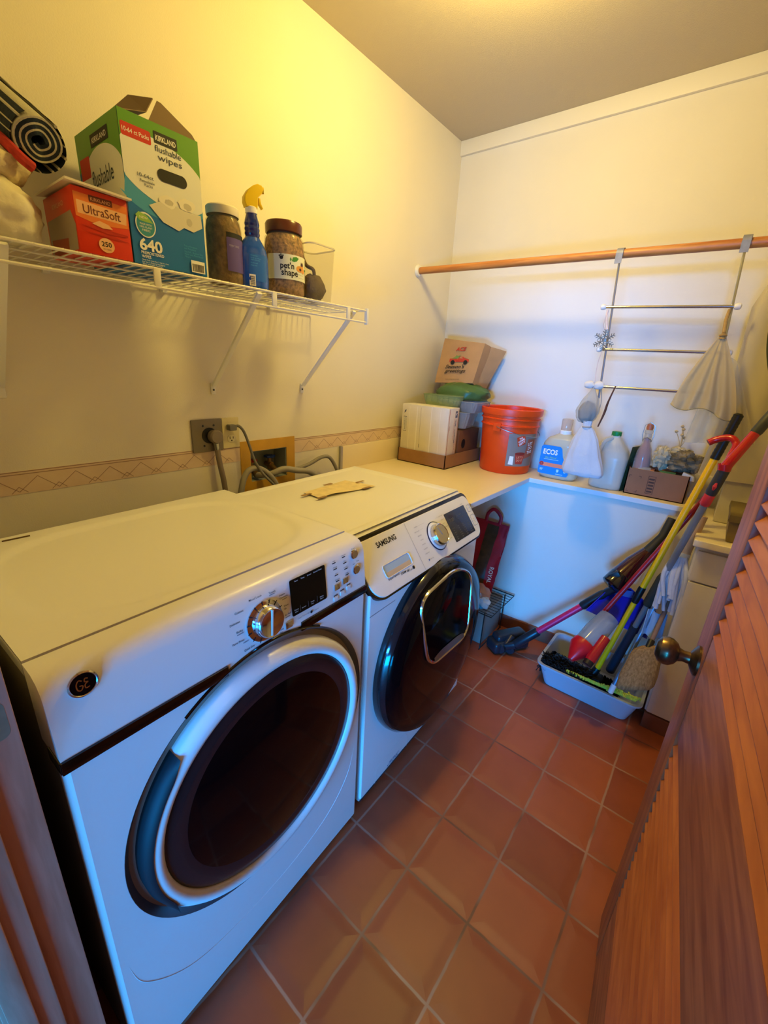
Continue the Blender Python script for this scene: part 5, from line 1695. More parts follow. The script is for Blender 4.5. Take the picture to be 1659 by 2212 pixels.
# lace sachet and cloth bag below it
LACE = glassy('white_lace_net', '#CFC8BA', 0.38, 0.9)
LAV = mat('dried_lavender', '#6E675C', 0.95, var=0.5, vscale=160, var2='#3C3833', bump=0.8, bscale=140)
ls = thing('lace_sachet', 'small lace sachet of dried lavender hanging below the snowflake', 'sachet', (0.985, YH, 1.40))
lt, lb = V((0.990,-0.362,1.377)), V((0.980,-0.362,1.230))
def bagshape(top, bot, prof, th=0.55, seed=0, pleat=0.08, lean=None, N=40):
    """gathered bag: prof = list of (t along axis, half width)"""
    ax_ = bot - top
    def fn(a, b):
        x = b * (len(prof) - 1)
        i = min(int(x), len(prof) - 2)
        f = x - i
        tt = prof[i][0] + (prof[i + 1][0] - prof[i][0]) * f
        hw = prof[i][1] + (prof[i + 1][1] - prof[i][1]) * f
        a_ = 2 * math.pi * a
        k = 1 + pleat * math.sin(9 * a_ + 2 * noise.noise(V((tt * 3, seed, a)))) * (1 - 0.3 * tt) + 0.10 * noise.noise(V((math.cos(a_) * 1.5, math.sin(a_) * 1.5, tt * 2.5 + seed)))
        return top + ax_ * tt + V((hw * k * math.cos(a_), hw * th * k * math.sin(a_), 0))
    return fn
m = MB().grid(bagshape(lt, lb, [(0, 0.006), (0.08, 0.010), (0.3, 0.030), (0.65, 0.046), (0.88, 0.042), (1.0, 0.026), (1.03, 0.002)], 0.6, 1), 40, 26, cu=True)
m.build('net', LACE, ls, ang=70)
MB().blob(lt.lerp(lb, 0.70), (0.037, 0.022, 0.046), 0.15, 3, 2).build('lavender', LAV, ls)
m = MB()
for s, e in ((-1, 0.034), (1, 0.038)):
    c = lt + V((s * 0.020, -0.004, 0.012))
    m.blob(c, (0.021, 0.010, 0.016), 0.2, 2, 3 + s, 18, 12)
m.build('bow', mat('white_sheer_bow', '#D8D2C8', 0.8), ls)
MB().tube(bez([sc_ + V((0, 0, -0.042)), V((0.985,-0.362,1.467)), lt + V((0, 0, 0.01))], 14), 0.0014, 6).build('cord', RIB, ls)
cgb = thing('drawstring_bag', 'white cotton drawstring bag hanging in front of the water jugs', 'bag', (1.02, YH, 1.10))
gt0, gb0 = V((0.997,-0.372,1.216)), V((1.016,-0.372,0.998))
COT = mat('white_cotton', '#C9CACB', 0.9, bump=0.3, bscale=200, var=0.05, vscale=12)
m = MB().grid(bagshape(gt0, gb0, [(-0.10, 0.020), (0, 0.016), (0.06, 0.030), (0.25, 0.052), (0.5, 0.068), (0.75, 0.081), (0.93, 0.089), (1.0, 0.082), (1.02, 0.0)], 0.42, 5, 0.05), 60, 40, cu=True)
m.build('cotton_sack', COT, cgb, ang=75)
m = MB()
m.ring(gt0 + V((0, 0, -0.004)), gb0 - gt0, 0.0175, 0.0022)
m.tube(bez([gt0 + V((0.004, 0.006, 0)), V((1.027,-0.345,1.298)), V((1.017,-0.340,1.375))], 10), 0.0016, 6)
m.build('drawstring', mat('grey_cord', '#9A968C', 0.8), cgb)
TWIG = mat('reddish_twig', '#5A3420', 0.8, var=0.3, vscale=40)
tg = MB()
tg.tube(bez([V((1.036,-0.350,1.216)), V((1.050,-0.352,1.275)), V((1.056,-0.352,1.324)), V((1.071,-0.352,1.390))], 14), [0.003, 0.0032, 0.0035, 0.004, 0.0045, 0.0048, 0.0048, 0.0045, 0.004, 0.0036, 0.0032, 0.003, 0.0026, 0.0022, 0.002][:13] + [0.002] * 0, 6)
tag(tg.build('twig', TWIG), 'thin reddish twig bundle slanting up to the lowest chrome bar', 'twig')
# ------------------------------------------------------------------ mesh bags on the right upright
NET = glassy('tan_net_fabric', '#CDB98E', 0.60, 0.95)
NET2 = glassy('pale_sheer_net', '#D8CDB0', 0.42, 0.95)
mb1 = thing('mesh_laundry_bag', 'gathered tan mesh laundry bag spreading over the lower chrome bars', 'bag', tuple(V((1.387,-0.370,1.593))))
t0 = V((1.385,-0.375,1.590))
bl, br_ = V((1.284,-0.385,1.339)), V((1.495,-0.385,1.303))
def meshfn(a, b):
    # a across, b down; flattened cone with pleats
    top_ = t0 + V((0.014 * (a - 0.5), 0, 0))
    bot_ = bl.lerp(br_, a) + V((0, 0, -0.012 * math.sin(a * 9)))
    p = top_.lerp(bot_, b ** 0.9)
    p.x += -0.012 * math.sin(math.pi * b) * (0.5 - a) * 2
    p.y += -0.016 * b * math.sin(a * math.pi) - 0.010 * b * math.sin(a * 26 + 1.5 * noise.noise(V((a * 4, b * 2, 0))))
    return p
m = MB().grid(meshfn, 60, 20)
m.build('front_net', NET, mb1, ang=80)
def meshbk(a, b):
    p = V(meshfn(a, b))
    p.y = t0.y + (t0.y - p.y) * 0.6
    return p
MB().grid(meshbk, 40, 16).build('back_net', NET, mb1, ang=80)
m = MB()
m.tube(bez([V((1.382,-0.352,1.674)), V((1.380,-0.362,1.640)), t0 + V((0, 0, 0.004))], 12), 0.0055, 8)
m.tube([t0 + V((0, 0, -0.016)), t0 + V((0, 0, 0.004))], [0.010, 0.006], 10)
m.ring(t0 + V((0, -0.001, -0.004)), (0, 0, 1), 0.010, 0.003, 16, 6)
m.build('tied_cord', mat('ochre_cord', '#A8864A', 0.8, var=0.2, vscale=60), mb1)
MB().tube([meshfn(a / 40, 1.0) for a in range(41)], 0.0022, 6).build('hem', mat('tan_hem', '#A8986E', 0.9), mb1)
mb2 = MB()
def sheer(a, b):
    p0_, p1_ = V((1.395,-0.345,1.533)).lerp(V((1.446,-0.345,1.503)), a), V((1.355,-0.335,1.193)).lerp(V((1.571,-0.335,1.218)), a)
    p = p0_.lerp(p1_, b)
    p.y += 0.012 * math.sin(a * 22 + b * 2) * b
    return p
mb2.grid(sheer, 50, 16)
s2 = mb2.build('sheer_net_bag', NET2, ang=80)
tag(s2, 'pale sheer net bag hanging behind the tan mesh bag, above the rock box', 'bag')
mb3 = MB()
def big(a, b):
    tt = b
    cx_ = 1.490 + 0.010 * math.sin(b * 3) - 0.01 * b
    hw = (0.020 + 0.075 * min(1, b * 5) ** 0.6) * (1 + 0.05 * math.sin(b * 7))
    z = 1.845 - 0.78 * b
    a_ = 2 * math.pi * a
    return (cx_ + 0.05 + hw * math.cos(a_) * (1 + 0.06 * math.sin(7 * a_)), -0.265 + 0.040 * math.sin(a_) * (1 + 0.1 * math.sin(5 * a_ + b * 4)), z)
mb3.grid(big, 48, 26, cu=True)
s3 = mb3.build('garment_bag', glassy('cream_garment_net', '#D6CBB0', 0.72, 0.9), ang=80)
MB().tube(bez([(1.535, -0.265, 1.838), (1.535, -0.268, 1.885), (1.535, -0.300, 1.918), (1.535, -0.352, 1.912), (1.535, -0.358, 1.885)], 20), 0.0022, 6).build('hanger_hook', STEEL, s3)
tag(s3, 'long cream net garment bag hanging at the right edge behind the mesh bag', 'bag')
dgm = MB()
def drap(a, b):
    z = 1.908 - 0.60 * b
    xl = 1.585 - 0.082 * math.sin(math.pi * min(1.0, b * 1.12))
    y = -0.357 - 0.010 * min(1, b * 4) + 0.007 * math.sin(a * 9 + b * 3) * min(1, b * 3)
    if b < 0.05:
        y = -0.318 - 0.039 * b / 0.05
        z = 1.9125
    return (xl + 0.075 * a, y, z)
dgm.grid(drap, 14, 44)
bmesh.ops.solidify(dgm.bm, geom=list(dgm.bm.faces), thickness=0.003)
tag(dgm.build('hanging_cloth', mat('dark_olive_cloth', '#3C4230', 0.9), ang=70), 'dark olive cloth hung over the wooden rod in front of the garment bag', 'cloth')

# ================================================================== on the back ledge
ZL = 0.9105
ej = thing('detergent_jug', 'big clear laundry detergent jug with bright blue label, beside the bucket', 'jug', (0.850, -0.125, ZL))
EX, EY, EA, EB = 0.846, -0.128, 0.098, 0.060
LIQ = glassy('pale_detergent', '#D9D6BE', 0.72, 0.15)
def ovj(cx, cy, z0, prof, ex=2.6):
    def fn(a, b):
        x = b * (len(prof) - 1)
        i = min(int(x), len(prof) - 2)
        f = x - i
        z, A, B = [prof[i][k] + (prof[i + 1][k] - prof[i][k]) * f for k in range(3)]
        th = 2 * math.pi * a
        c, s = math.cos(th), math.sin(th)
        k = (abs(c) ** ex + abs(s) ** ex) ** (-1 / ex)
        return (cx + A * k * c, cy + B * k * s, z0 + z)
    return fn
MB().grid(ovj(EX, EY, ZL, [(0.001, 0.001, 0.001), (0.001, 0.085, 0.050), (0.012, 0.096, 0.059), (0.13, 0.098, 0.060), (0.175, 0.094, 0.058), (0.205, 0.075, 0.052), (0.222, 0.040, 0.036), (0.232, 0.024, 0.024), (0.24, 0.024, 0.024)]), 48, 48, cu=True).build('jug_body', LIQ, ej, ang=50)
MB().lathe([(0.0265, 0.226), (0.0285, 0.228), (0.0285, 0.245), (0.026, 0.248), (0.0, 0.248)], 28, Matrix.Translation((EX, EY, ZL))).build('pour_collar', WHITE_PL, ej)
MB().lathe([(0.0255, 0.246), (0.0265, 0.30), (0.024, 0.304), (0.0, 0.304)], 28, Matrix.Translation((EX, EY, ZL))).build('measuring_cap', glassy('pinkish_clear_cap', '#D8C2B4', 0.45), ej)
F = Face(frame((EX, EY - EB - 0.0008, ZL), (1, 0, 0), (0, 0, 1)), ej)
CYB = mat('bright_cyan_blue_label', '#0A86D8', 0.35)
F.poly('label', [(-0.088, 0.028), (-0.082, 0.022), (0.060, 0.022), (0.066, 0.034), (0.058, 0.075), (0.040, 0.095), (0.026, 0.12), (0.016, 0.162), (0.006, 0.170), (-0.076, 0.170), (-0.086, 0.160)], CYB)
F.text([('ECOS', -0.038, 0.138, 0.072, 0.026)], WINK, bold=0.03)
F.text([('plus', -0.060, 0.110, 0.016, 0.010, 'L'), ('Natural', -0.038, 0.110, 0.034, 0.010, 'L')], mat('lime_ink', '#9AD85A', 0.5), shear=0.25)
F.rects('small_print', [(-0.066, 0.098, 0.008, 0.1005), (-0.078, 0.046, -0.062, 0.050), (-0.078, 0.040, -0.066, 0.044), (0.004, 0.028, 0.040, 0.031)], mat('pale_cyan_ink', '#A8DCF4', 0.5))
F.poly('coral_band', [(-0.082, 0.063), (0.060, 0.061), (0.054, 0.080), (-0.080, 0.082)], mat('coral_ink', '#EE8A66', 0.5))
F.polys('flower_mark', [ell(-0.074 + 0.007 * math.cos(R(a)), 0.074 + 0.007 * math.sin(R(a)), 0.005, 0.005, 12) for a in range(0, 360, 60)], mat('red_flower_ink', '#C8484A', 0.5))
F.polys('shield_mark', [[(0.006, 0.054), (0.018, 0.054), (0.018, 0.044), (0.012, 0.037), (0.006, 0.044)], ell(0.048, 0.046, 0.006, 0.006, 16)], mat('pale_cyan_ink', '#A8DCF4', 0.5))
# water jug with green cap
wj = thing('water_jug', 'translucent water jug with green cap beside the green packet', 'jug', (1.075, -0.125, ZL))
WX, WY = 1.078, -0.125
MB().grid(ovj(WX, WY, ZL, [(0.001, 0.001, 0.001), (0.001, 0.068, 0.058), (0.012, 0.076, 0.066), (0.15, 0.077, 0.067), (0.185, 0.066, 0.058), (0.225, 0.036, 0.034), (0.245, 0.020, 0.020), (0.258, 0.019, 0.019)], 3.0), 48, 40, cu=True).build('jug_body', MILKY, wj, ang=50)
m = MB()
m.tube(bez([(WX - 0.010, WY - 0.022, ZL + 0.242), (WX - 0.034, WY - 0.052, ZL + 0.225), (WX - 0.044, WY - 0.066, ZL + 0.175), (WX - 0.040, WY - 0.062, ZL + 0.135)], 16), 0.0095, 10)
m.build('jug_handle', MILKY, wj)
MB().lathe([(0.021, 0.252), (0.0215, 0.253), (0.0215, 0.270), (0.019, 0.272), (0, 0.272)], 28, Matrix.Translation((WX, WY, ZL))).build('cap', mat('green_cap', '#1E8A3C', 0.4), wj)
# green packet
gp = thing('green_packet', 'upright dark green seed packet with leaf picture beside the cardboard box', 'packet', (1.165, -0.12, ZL))
G0, G1 = V((1.150, -0.168, ZL)), V((1.178, -0.055, ZL))
gh = 0.215
m = MB()
def pkt(s):
    def fn(a, b):
        p = G0.lerp(G1, a)
        th_ = 0.012 * math.sin(math.pi * min(1, b * 1.0)) * math.sin(math.pi * a)
        n = V((-(G1 - G0).y, (G1 - G0).x, 0)).normalized()
        return p + n * (s * th_) + V((0.012 * b, 0, gh * b))
    return fn
m.grid(pkt(1), 14, 16)
m.grid(pkt(-1), 14, 16)
PKG = mat('dark_green_packet', '#234A2E', 0.35, var=0.35, vscale=30, var2='#101C14')
m.build('packet_body', PKG, gp, ang=60)
n = V(((G1 - G0).y, -(G1 - G0).x, 0)).normalized()
F = Face(frame(G0 + n * 0.0135 + V((0.004, 0, 0)), (G1 - G0), (0.012, 0, gh)), gp)
gf = []
for pts_, mm, nm in (([(0.02, 0.10), (0.10, 0.12), (0.10, 0.17), (0.05, 0.18), (0.02, 0.15)], mat('white_green_print', '#C8D2C0', 0.5), 'white_panel'), ([(0.045, 0.155), (0.085, 0.165), (0.105, 0.205), (0.07, 0.20)], mat('leaf_green_print', '#5A9A2E', 0.45), 'leaf_picture')):
    F.poly(nm, pts_, mm)
# cardboard box of rocks and bottles
ab = thing('open_box', 'open brown cardboard box of bottles and crumpled paper on the back ledge', 'box', (1.29, -0.1, ZL))
ax0, ax1, ah = 1.168, 1.408, 0.122
ay0, ay1 = -0.172, -0.030
m = MB()
for p in (((ax0, ay0, ZL), (ax1, ay0 + 0.004, ZL + ah)), ((ax0, ay1 - 0.004, ZL), (ax1, ay1, ZL + ah)), ((ax0, ay0, ZL), (ax0 + 0.004, ay1, ZL + ah)), ((ax1 - 0.004, ay0, ZL), (ax1, ay1, ZL + ah)), ((ax0, ay0, ZL), (ax1, ay1, ZL + 0.004))):
    m.box(*p)
m.build('carton', mat('pinkish_cardboard', '#8E6448', 0.8, var=0.05, vscale=18), ab)
F = Face(frame((ax0, ay0, ZL), (1, 0, 0), (0, 0, 1)), ab)
BRI = mat('brown_box_ink', '#4A3226', 0.7)
rr = [(0.088, 0.016, 0.118, 0.018), (0.088, 0.096, 0.118, 0.098), (0.088, 0.016, 0.090, 0.098), (0.116, 0.016, 0.118, 0.098)]
rr += [(0.092, 0.022 + i * 0.0145, 0.114, 0.030 + i * 0.0145) for i in range(5)]
F.rects('side_print', rr, BRI)
F.rects('corner_marks', [(0.010, 0.012, 0.020, 0.014), (0.010, 0.012, 0.012, 0.022), (0.044, 0.012, 0.054, 0.014), (0.052, 0.012, 0.054, 0.022), (0.010, 0.088, 0.020, 0.09), (0.010, 0.08, 0.012, 0.09), (0.050, 0.088, 0.06, 0.09), (0.058, 0.08, 0.06, 0.09)], BRI)
# contents
GLS = glassy('clear_glass', '#D6D6D2', 0.35, 0.04)
st = thing('swing_top_bottle', 'clear glass bottle with wire swing top and red fill standing in the open box', 'bottle', (1.212, -0.128, ZL + 0.006))
BM_ = Matrix.Translation((1.212, -0.128, ZL + 0.006)) @ Matrix.Rotation(R(-1), 4, 'Y') @ Matrix.Diagonal((1.0, 1.0, 1.40, 1))
MB().lathe([(0, 0), (0.034, 0), (0.036, 0.006), (0.036, 0.11), (0.030, 0.14), (0.016, 0.165), (0.014, 0.195), (0.017, 0.197), (0.017, 0.206), (0.013, 0.208)], 28, BM_).build('bottle_body', GLS, st)
MB().lathe([(0, 0.004), (0.032, 0.005), (0.032, 0.105), (0.024, 0.142), (0.011, 0.168), (0.010, 0.18), (0, 0.18)], 24, BM_).build('red_contents', mat('red_liquid', '#A43020', 0.2), st)
m = MB()
m.lathe([(0, 0.208), (0.013, 0.208), (0.0145, 0.214), (0.012, 0.226), (0, 0.228)], 20, BM_)
m.build('stopper', mat('orange_stopper', '#B86A44', 0.4), st)
m = MB()
for s in (1, -1):
    m.tube([BM_ @ V(q) for q in ((s * 0.017, 0, 0.17), (s * 0.023, -0.006, 0.19), (s * 0.020, 0, 0.222), (0, 0, 0.231))], 0.0013, 6)
    m.tube([BM_ @ V(q) for q in ((s * 0.017, 0, 0.17), (s * 0.016, -0.014, 0.178), (0, -0.02, 0.185))], 0.0013, 6)
m.build('wire_bail', STEEL, st)
ROCK = mat('cream_crumpled_paper', '#C6BA98', 0.9, var=0.25, vscale=18, bump=0.6, bscale=60)
ROCKD = mat('grey_brown_dried_mushroom', '#8A7C60', 0.95, var=0.4, vscale=22, bump=0.8, bscale=60, var2='#5E543E')
for nm, c, s, mm, sd, lab, cat in (('crumpled_paper', (1.283, -0.130, ZL + 0.180), (0.036, 0.034, 0.050), ROCK, 3, 'cream crumpled paper lump in the open box right of the swing top bottle', 'paper'),
                          ('crumpled_paper', (1.335, -0.095, ZL + 0.205), (0.030, 0.03, 0.028), ROCK, 7, 'small pale paper lump at the back of the open box under the dried flowers', 'paper'),
                          ('dried_fungus', (1.358, -0.125, ZL + 0.176), (0.056, 0.045, 0.046), ROCKD, 5, 'large grey-brown dried fungus on top of the open box', 'fungus'),
                          ('dried_fungus', (1.418, -0.115, ZL + 0.172), (0.030, 0.036, 0.038), ROCKD, 8, 'small brown dried leaf lump at the right end of the open box', 'fungus')):
    o = MB().blob(c, s, 0.38, 2.4, sd, 44, 28).build(nm, mm, ang=25)
    tag(o, lab, cat, {'paper': 'crumpled paper lumps in the open box', 'fungus': 'dried fungus in the open box'}[cat])
fl = MB()
random.seed(6)
f0 = V((1.332, -0.085, ZL + 0.225))
for k in range(5):
    d = V((random.uniform(-0.35, 0.35), random.uniform(-0.2, 0.2), 1))
    e = f0 + d * (0.05 + 0.012 * k)
    fl.tube(bez([f0, f0 + d * 0.03 + V((0.006, 0, 0)), e], 8), 0.0014, 5)
    fl.blob(e, (0.007, 0.006, 0.006), 0.3, 3, k, 10, 8)
tag(fl.build('dried_flowers', mat('straw_flower', '#C8AE7C', 0.9)), 'sprig of pale dried flowers rising from the open box', 'flowers')
gb_ = thing('green_glass_bottle', 'green glass bottle with black cap lying across the open box', 'bottle', (1.335, -0.155, ZL + 0.128))
BM_ = Matrix.Translation((1.290, -0.150, ZL + 0.112)) @ Matrix.Rotation(R(90), 4, 'Y')
MB().lathe([(0, 0), (0.015, 0), (0.016, 0.004), (0.016, 0.058), (0.013, 0.064)], 24, BM_).build('bottle_body', glassy('green_glass', '#5E8E5A', 0.6, 0.05), gb_)
MB().lathe([(0, 0.062), (0.0145, 0.062), (0.0145, 0.092), (0, 0.093)], 24, BM_).build('cap', BLACK, gb_)
jr = thing('small_glass_jar', 'small clear jar lying on its side at the left of the open box', 'jar', (1.23, -0.152, ZL + 0.125))
BM_ = Matrix.Translation((1.205, -0.150, ZL + 0.112)) @ Matrix.Rotation(R(90), 4, 'Y')
MB().lathe([(0, 0), (0.019, 0), (0.021, 0.004), (0.021, 0.045), (0.017, 0.052)], 24, BM_).build('jar_body', GLS, jr)
MB().lathe([(0, 0.05), (0.0185, 0.05), (0.0185, 0.064), (0, 0.065)], 24, BM_).build('lid', mat('copper_lid', '#8A5A48', 0.3, 0.6), jr)
wc = MB().hexa([V((1.372, -0.165, ZL + 0.105)), V((1.425, -0.150, ZL + 0.100)), V((1.425, -0.115, ZL + 0.100)), V((1.372, -0.12, ZL + 0.105)), V((1.378, -0.165, ZL + 0.138)), V((1.420, -0.150, ZL + 0.122)), V((1.420, -0.115, ZL + 0.122)), V((1.378, -0.12, ZL + 0.138))], 0.003).build('white_carton', mat('white_card', '#E0DCD0', 0.6))
tag(wc, 'small white carton sticking out of the right end of the open box', 'carton')
# boxes on the base cabinet
wbx = thing('storage_box', 'white lidded storage box at the back of the base cabinet behind the red fork handle', 'box', (1.72, -0.14, 0.886))
m = MB()
m.box((1.525, -0.262, 0.886), (1.93, -0.03, 1.075), 0.004)
m.build('box_body', mat('off_white_box', '#CFC8B2', 0.6), wbx)
MB().box((1.515, -0.272, 1.060), (1.94, -0.022, 1.110), 0.004).build('lid', mat('grey_tan_lid', '#A89C84', 0.6), wbx)
tbn = thing('tan_bin', 'tan plastic bin with dark strap on the base cabinet beside the louvered door', 'bin', (1.66, -0.44, 0.886))
m = MB()
m.hexa([(1.572, -0.520, 0.8856), (1.80, -0.535, 0.8856), (1.80, -0.31, 0.8856), (1.572, -0.31, 0.8856), (1.562, -0.528, 0.975), (1.81, -0.545, 0.975), (1.81, -0.30, 0.975), (1.562, -0.30, 0.975)], 0.004)
m.build('bin_body', mat('tan_bin_plastic', '#8E7A3E', 0.45), tbn)
m = MB()
m.box((1.560, -0.549, 0.966), (1.812, -0.298, 0.992), 0.003)
m.build('bin_lid', mat('olive_tan_lid', '#7E6E3C', 0.5), tbn)
m = MB()
m.tube(bez([(1.560, -0.538, 0.972), (1.600, -0.546, 0.968), (1.640, -0.553, 0.972), (1.72, -0.556, 0.966), (1.80, -0.556, 0.966)], 20), 0.0045, 8)
m.box((1.600, -0.552, 0.958), (1.616, -0.540, 0.996), 0.002)
m.build('strap', mat('black_brown_strap', '#2A2014', 0.6), tbn)

# ================================================================== between washer and back wall
WRK = mat('dark_wire', '#2E2A28', 0.4, 0.5)
rck = thing('wire_rack', 'low dark wire rack on the floor between the washer and the back wall', 'rack', (0.60, -0.40, 0.0))
rx0, rx1, ry0, ry1, rz = 0.40, 0.775, -0.560, -0.262, 0.225
m = MB()
m.tube([(rx0, ry0, rz), (rx1, ry0, rz), (rx1, ry1, rz), (rx0, ry1, rz)], 0.0032, 8, closed=True)
y = ry0 + 0.02
while y < ry1:
    m.tube([(rx0, y, rz - 0.002), (rx1, y, rz - 0.002)], 0.0018, 6)
    y += 0.028
m.build('rack_top', WRK, rck)
for x in (rx0, rx1 - 0.045):
    m = MB()
    m.tube(bez([(x, ry0 + 0.02, rz), (x, ry0 + 0.02, 0.02), (x, ry0 + 0.03, 0.004), (x, ry1 - 0.03, 0.004), (x, ry1 - 0.02, 0.02), (x, ry1 - 0.02, rz)], 30), 0.0030, 8)
    m.build('rack_leg', WRK, rck)
gbx = MB().box((0.42, -0.500, 0.0), (0.716, -0.275, 0.195), 0.004).build('grey_carton', mat('grey_box_card', '#8E8B84', 0.7))
tag(gbx, 'grey carton on the floor under the wire rack', 'box')
rb = thing('rice_bag', 'red fabric rice bag with loop handle leaning on the wall beside the washer', 'bag', (0.62, -0.30, 0.23))
REDF = mat('crimson_bag_fabric', '#A81630', 0.45, var=0.15, vscale=16, bump=0.2, bscale=40)
q00, q10 = V((0.520, -0.430, 0.235)), V((0.690, -0.400, 0.235))
q01, q11 = V((0.500, -0.300, 0.640)), V((0.695, -0.285, 0.632))
m = MB()
def rbf(s):
    def fn(a, b):
        p = lerp(lerp(q00, q10, a), lerp(q01, q11, a), b)
        n = V((0.1, -1, 0.3)).normalized()
        return p + n * (s * 0.038 * math.sin(math.pi * a) ** 0.6 * (1 - b ** 3) * (0.3 + 0.7 * math.sin(math.pi * min(1, b + 0.15)))) + V((0.004 * noise.noise(V((a * 6, b * 6, s))), 0.004 * noise.noise(V((a * 5, b * 9, s + 3))), 0))
    return fn
m.grid(rbf(1), 18, 22)
m.grid(rbf(-0.6), 18, 22)
bmesh.ops.remove_doubles(m.bm, verts=m.bm.verts, dist=0.003)
m.build('sack', REDF, rb, ang=60)
m = MB()
hp0, hp1 = V((0.562, -0.300, 0.632)), V((0.640, -0.296, 0.630))
m.tube(bez([hp0, hp0 + V((0.004, 0.006, 0.045)), hp0.lerp(hp1, 0.45) + V((0, 0.01, 0.075)), hp1 + V((0, 0.006, 0.042)), hp1], 24), 0.0095, 8, flat=0.35)
m.build('loop_handle', REDF, rb)
PNL = mat('dark_brown_print_panel', '#4A3A24', 0.4, var=0.3, vscale=30)
def onbag(a, b, h):
    p = V(rbf(1)(a, b))
    return p + V((0.1, -1, 0.3)).normalized() * h
m = MB().grid(lambda a, b: onbag(0.38 + 0.34 * a, 0.02 + 0.94 * b, 0.0012), 10, 20)
m.build('printed_panel', PNL, rb, ang=60)
tm = MB()
me = glyphs('ROYAL', 1.0, 0.02)
xs = [v.co.x for v in me.vertices]
wx = max(xs) - min(xs)
for v in me.vertices:
    bb_ = 0.42 - 0.22 * (v.co.x - min(xs)) / wx
    aa_ = 0.80 + 0.12 * v.co.y / 0.72
    v.co = onbag(aa_, bb_, 0.002)
tm.bm.from_mesh(me)
bpy.data.meshes.remove(me)
tm.build('lettering', WINK, rb)
pc = thing('plastic_pouch', 'orange and clear plastic pouch on the wire rack by the rice bag', 'pouch', (0.64, -0.45, 0.226))
MB().blob((0.655, -0.475, 0.285), (0.062, 0.050, 0.057), 0.15, 2, 3, 28, 18).build('pouch_body', mat('pale_orange_plastic', '#C98A6A', 0.25, var=0.15, vscale=14), pc)
MB().blob((0.698, -0.505, 0.262), (0.036, 0.026, 0.036), 0.3, 2.4, 6, 24, 16).build('crumpled_wrap', mat('white_wrap', '#D6DCDC', 0.35, var=0.1, vscale=20), pc)
MB().blob((0.690, -0.523, 0.240), (0.022, 0.012, 0.014), 0.2, 2, 2, 16, 10).build('blue_print', mat('turquoise_print', '#2E9AB8', 0.4), pc)
# ================================================================== tray of brooms
TRAYM = mat('grey_blue_bin_plastic', '#AEB6C0', 0.4)
bn = thing('storage_tray', 'grey plastic tray on the floor holding brooms and a mop', 'tray', (1.27, -0.42, 0))
BX0, BX1, BYA, BYB, BZ = 1.045, 1.482, -0.588, -0.262, 0.115
def shell(ins, z):
    k = 0.035 * (1 - z / BZ)
    return rrect(BX0 + k + ins, BYA + k * 0.6 + ins, BX1 - k - ins, BYB - k * 0.6 - ins, 0.035, 6)
m = MB()
rows = [shell(0.0, 0.001), shell(0, 0.03), shell(0, BZ - 0.008), [(x, y) for x, y in rrect(BX0 - 0.008, BYA - 0.008, BX1 + 0.008, BYB + 0.008, 0.04, 6)], [(x, y) for x, y in rrect(BX0 - 0.008, BYA - 0.008, BX1 + 0.008, BYB + 0.008, 0.04, 6)], shell(0.004, BZ - 0.001), shell(0.004, 0.03), shell(0.004, 0.004)]
zs = [0.001, 0.03, BZ - 0.008, BZ - 0.008, BZ, BZ, 0.03, 0.004]
t = bmesh.new()
vr = [[t.verts.new((x, y, z)) for x, y in r_] for r_, z in zip(rows, zs)]
for a, b in zip(vr, vr[1:]):
    for i in range(len(a)):
        j = (i + 1) % len(a)
        t.faces.new((a[i], a[j], b[j], b[i]))
t.faces.new(list(reversed(vr[0])))
t.faces.new(vr[-1])
bmesh.ops.recalc_face_normals(t, faces=t.faces)
m._merge(t)
m.build('tray_body', TRAYM, bn, ang=40)
# ---- yellow broom
yb = thing('yellow_broom', 'long yellow broom with black grip and black bristle head leaning in the grey tray', 'broom', (1.28, -0.473, 0.12))
y0, y1 = V((1.280,-0.473,0.120)), V((1.500,-0.415,1.326))
yd = (y1 - y0).normalized()
YP = mat('yellow_enamel_pole', '#FBC60E', 0.35)
L_ = (y1 - y0).length
def along(t): return y0 + yd * (L_ * t)
MB().tube([along(0), along(0.335)], 0.0115, 16).build('lower_pole', YP, yb)
MB().tube([along(0.325), along(0.335), along(0.385), along(0.39)], [0.0128, 0.0145, 0.0145, 0.013], 16).build('joint_sleeve', BLACK, yb)
MB().tube([along(0.388), along(0.865)], 0.0125, 16).build('upper_pole', YP, yb)
m = MB()
n = 26
m.tube([along(0.860 + 0.14 * i / n) for i in range(n + 1)], [0.0148 + 0.0012 * (i % 2) for i in range(n)] + [0.009], 16)
m.build('grip', BLACK, yb)
hc = V((1.205, -0.478, 0.088))
hd = V((1, -0.10, 0)).normalized()
hn = V((0.10, 1, 0)).normalized()
BRI2 = mat('black_bristles', '#0C0B0B', 0.9, bump=0.9, bscale=200)
m = MB()
q = hc
m.hexa([q - hd * 0.135 - hn * 0.035 - V((0, 0, 0.012)), q + hd * 0.115 - hn * 0.035 - V((0, 0, 0.012)), q + hd * 0.115 + hn * 0.035 - V((0, 0, 0.012)), q - hd * 0.135 + hn * 0.035 - V((0, 0, 0.012)),
        q - hd * 0.115 - hn * 0.026 + V((0, 0, 0.022)), q + hd * 0.105 - hn * 0.026 + V((0, 0, 0.022)), q + hd * 0.105 + hn * 0.026 + V((0, 0, 0.022)), q - hd * 0.115 + hn * 0.026 + V((0, 0, 0.022))], 0.008)
m.tube([y0 + yd * 0.02, hc + hd * 0.06], [0.016, 0.02], 14)
m.build('broom_head', BLACK, yb)
m = MB()
random.seed(3)
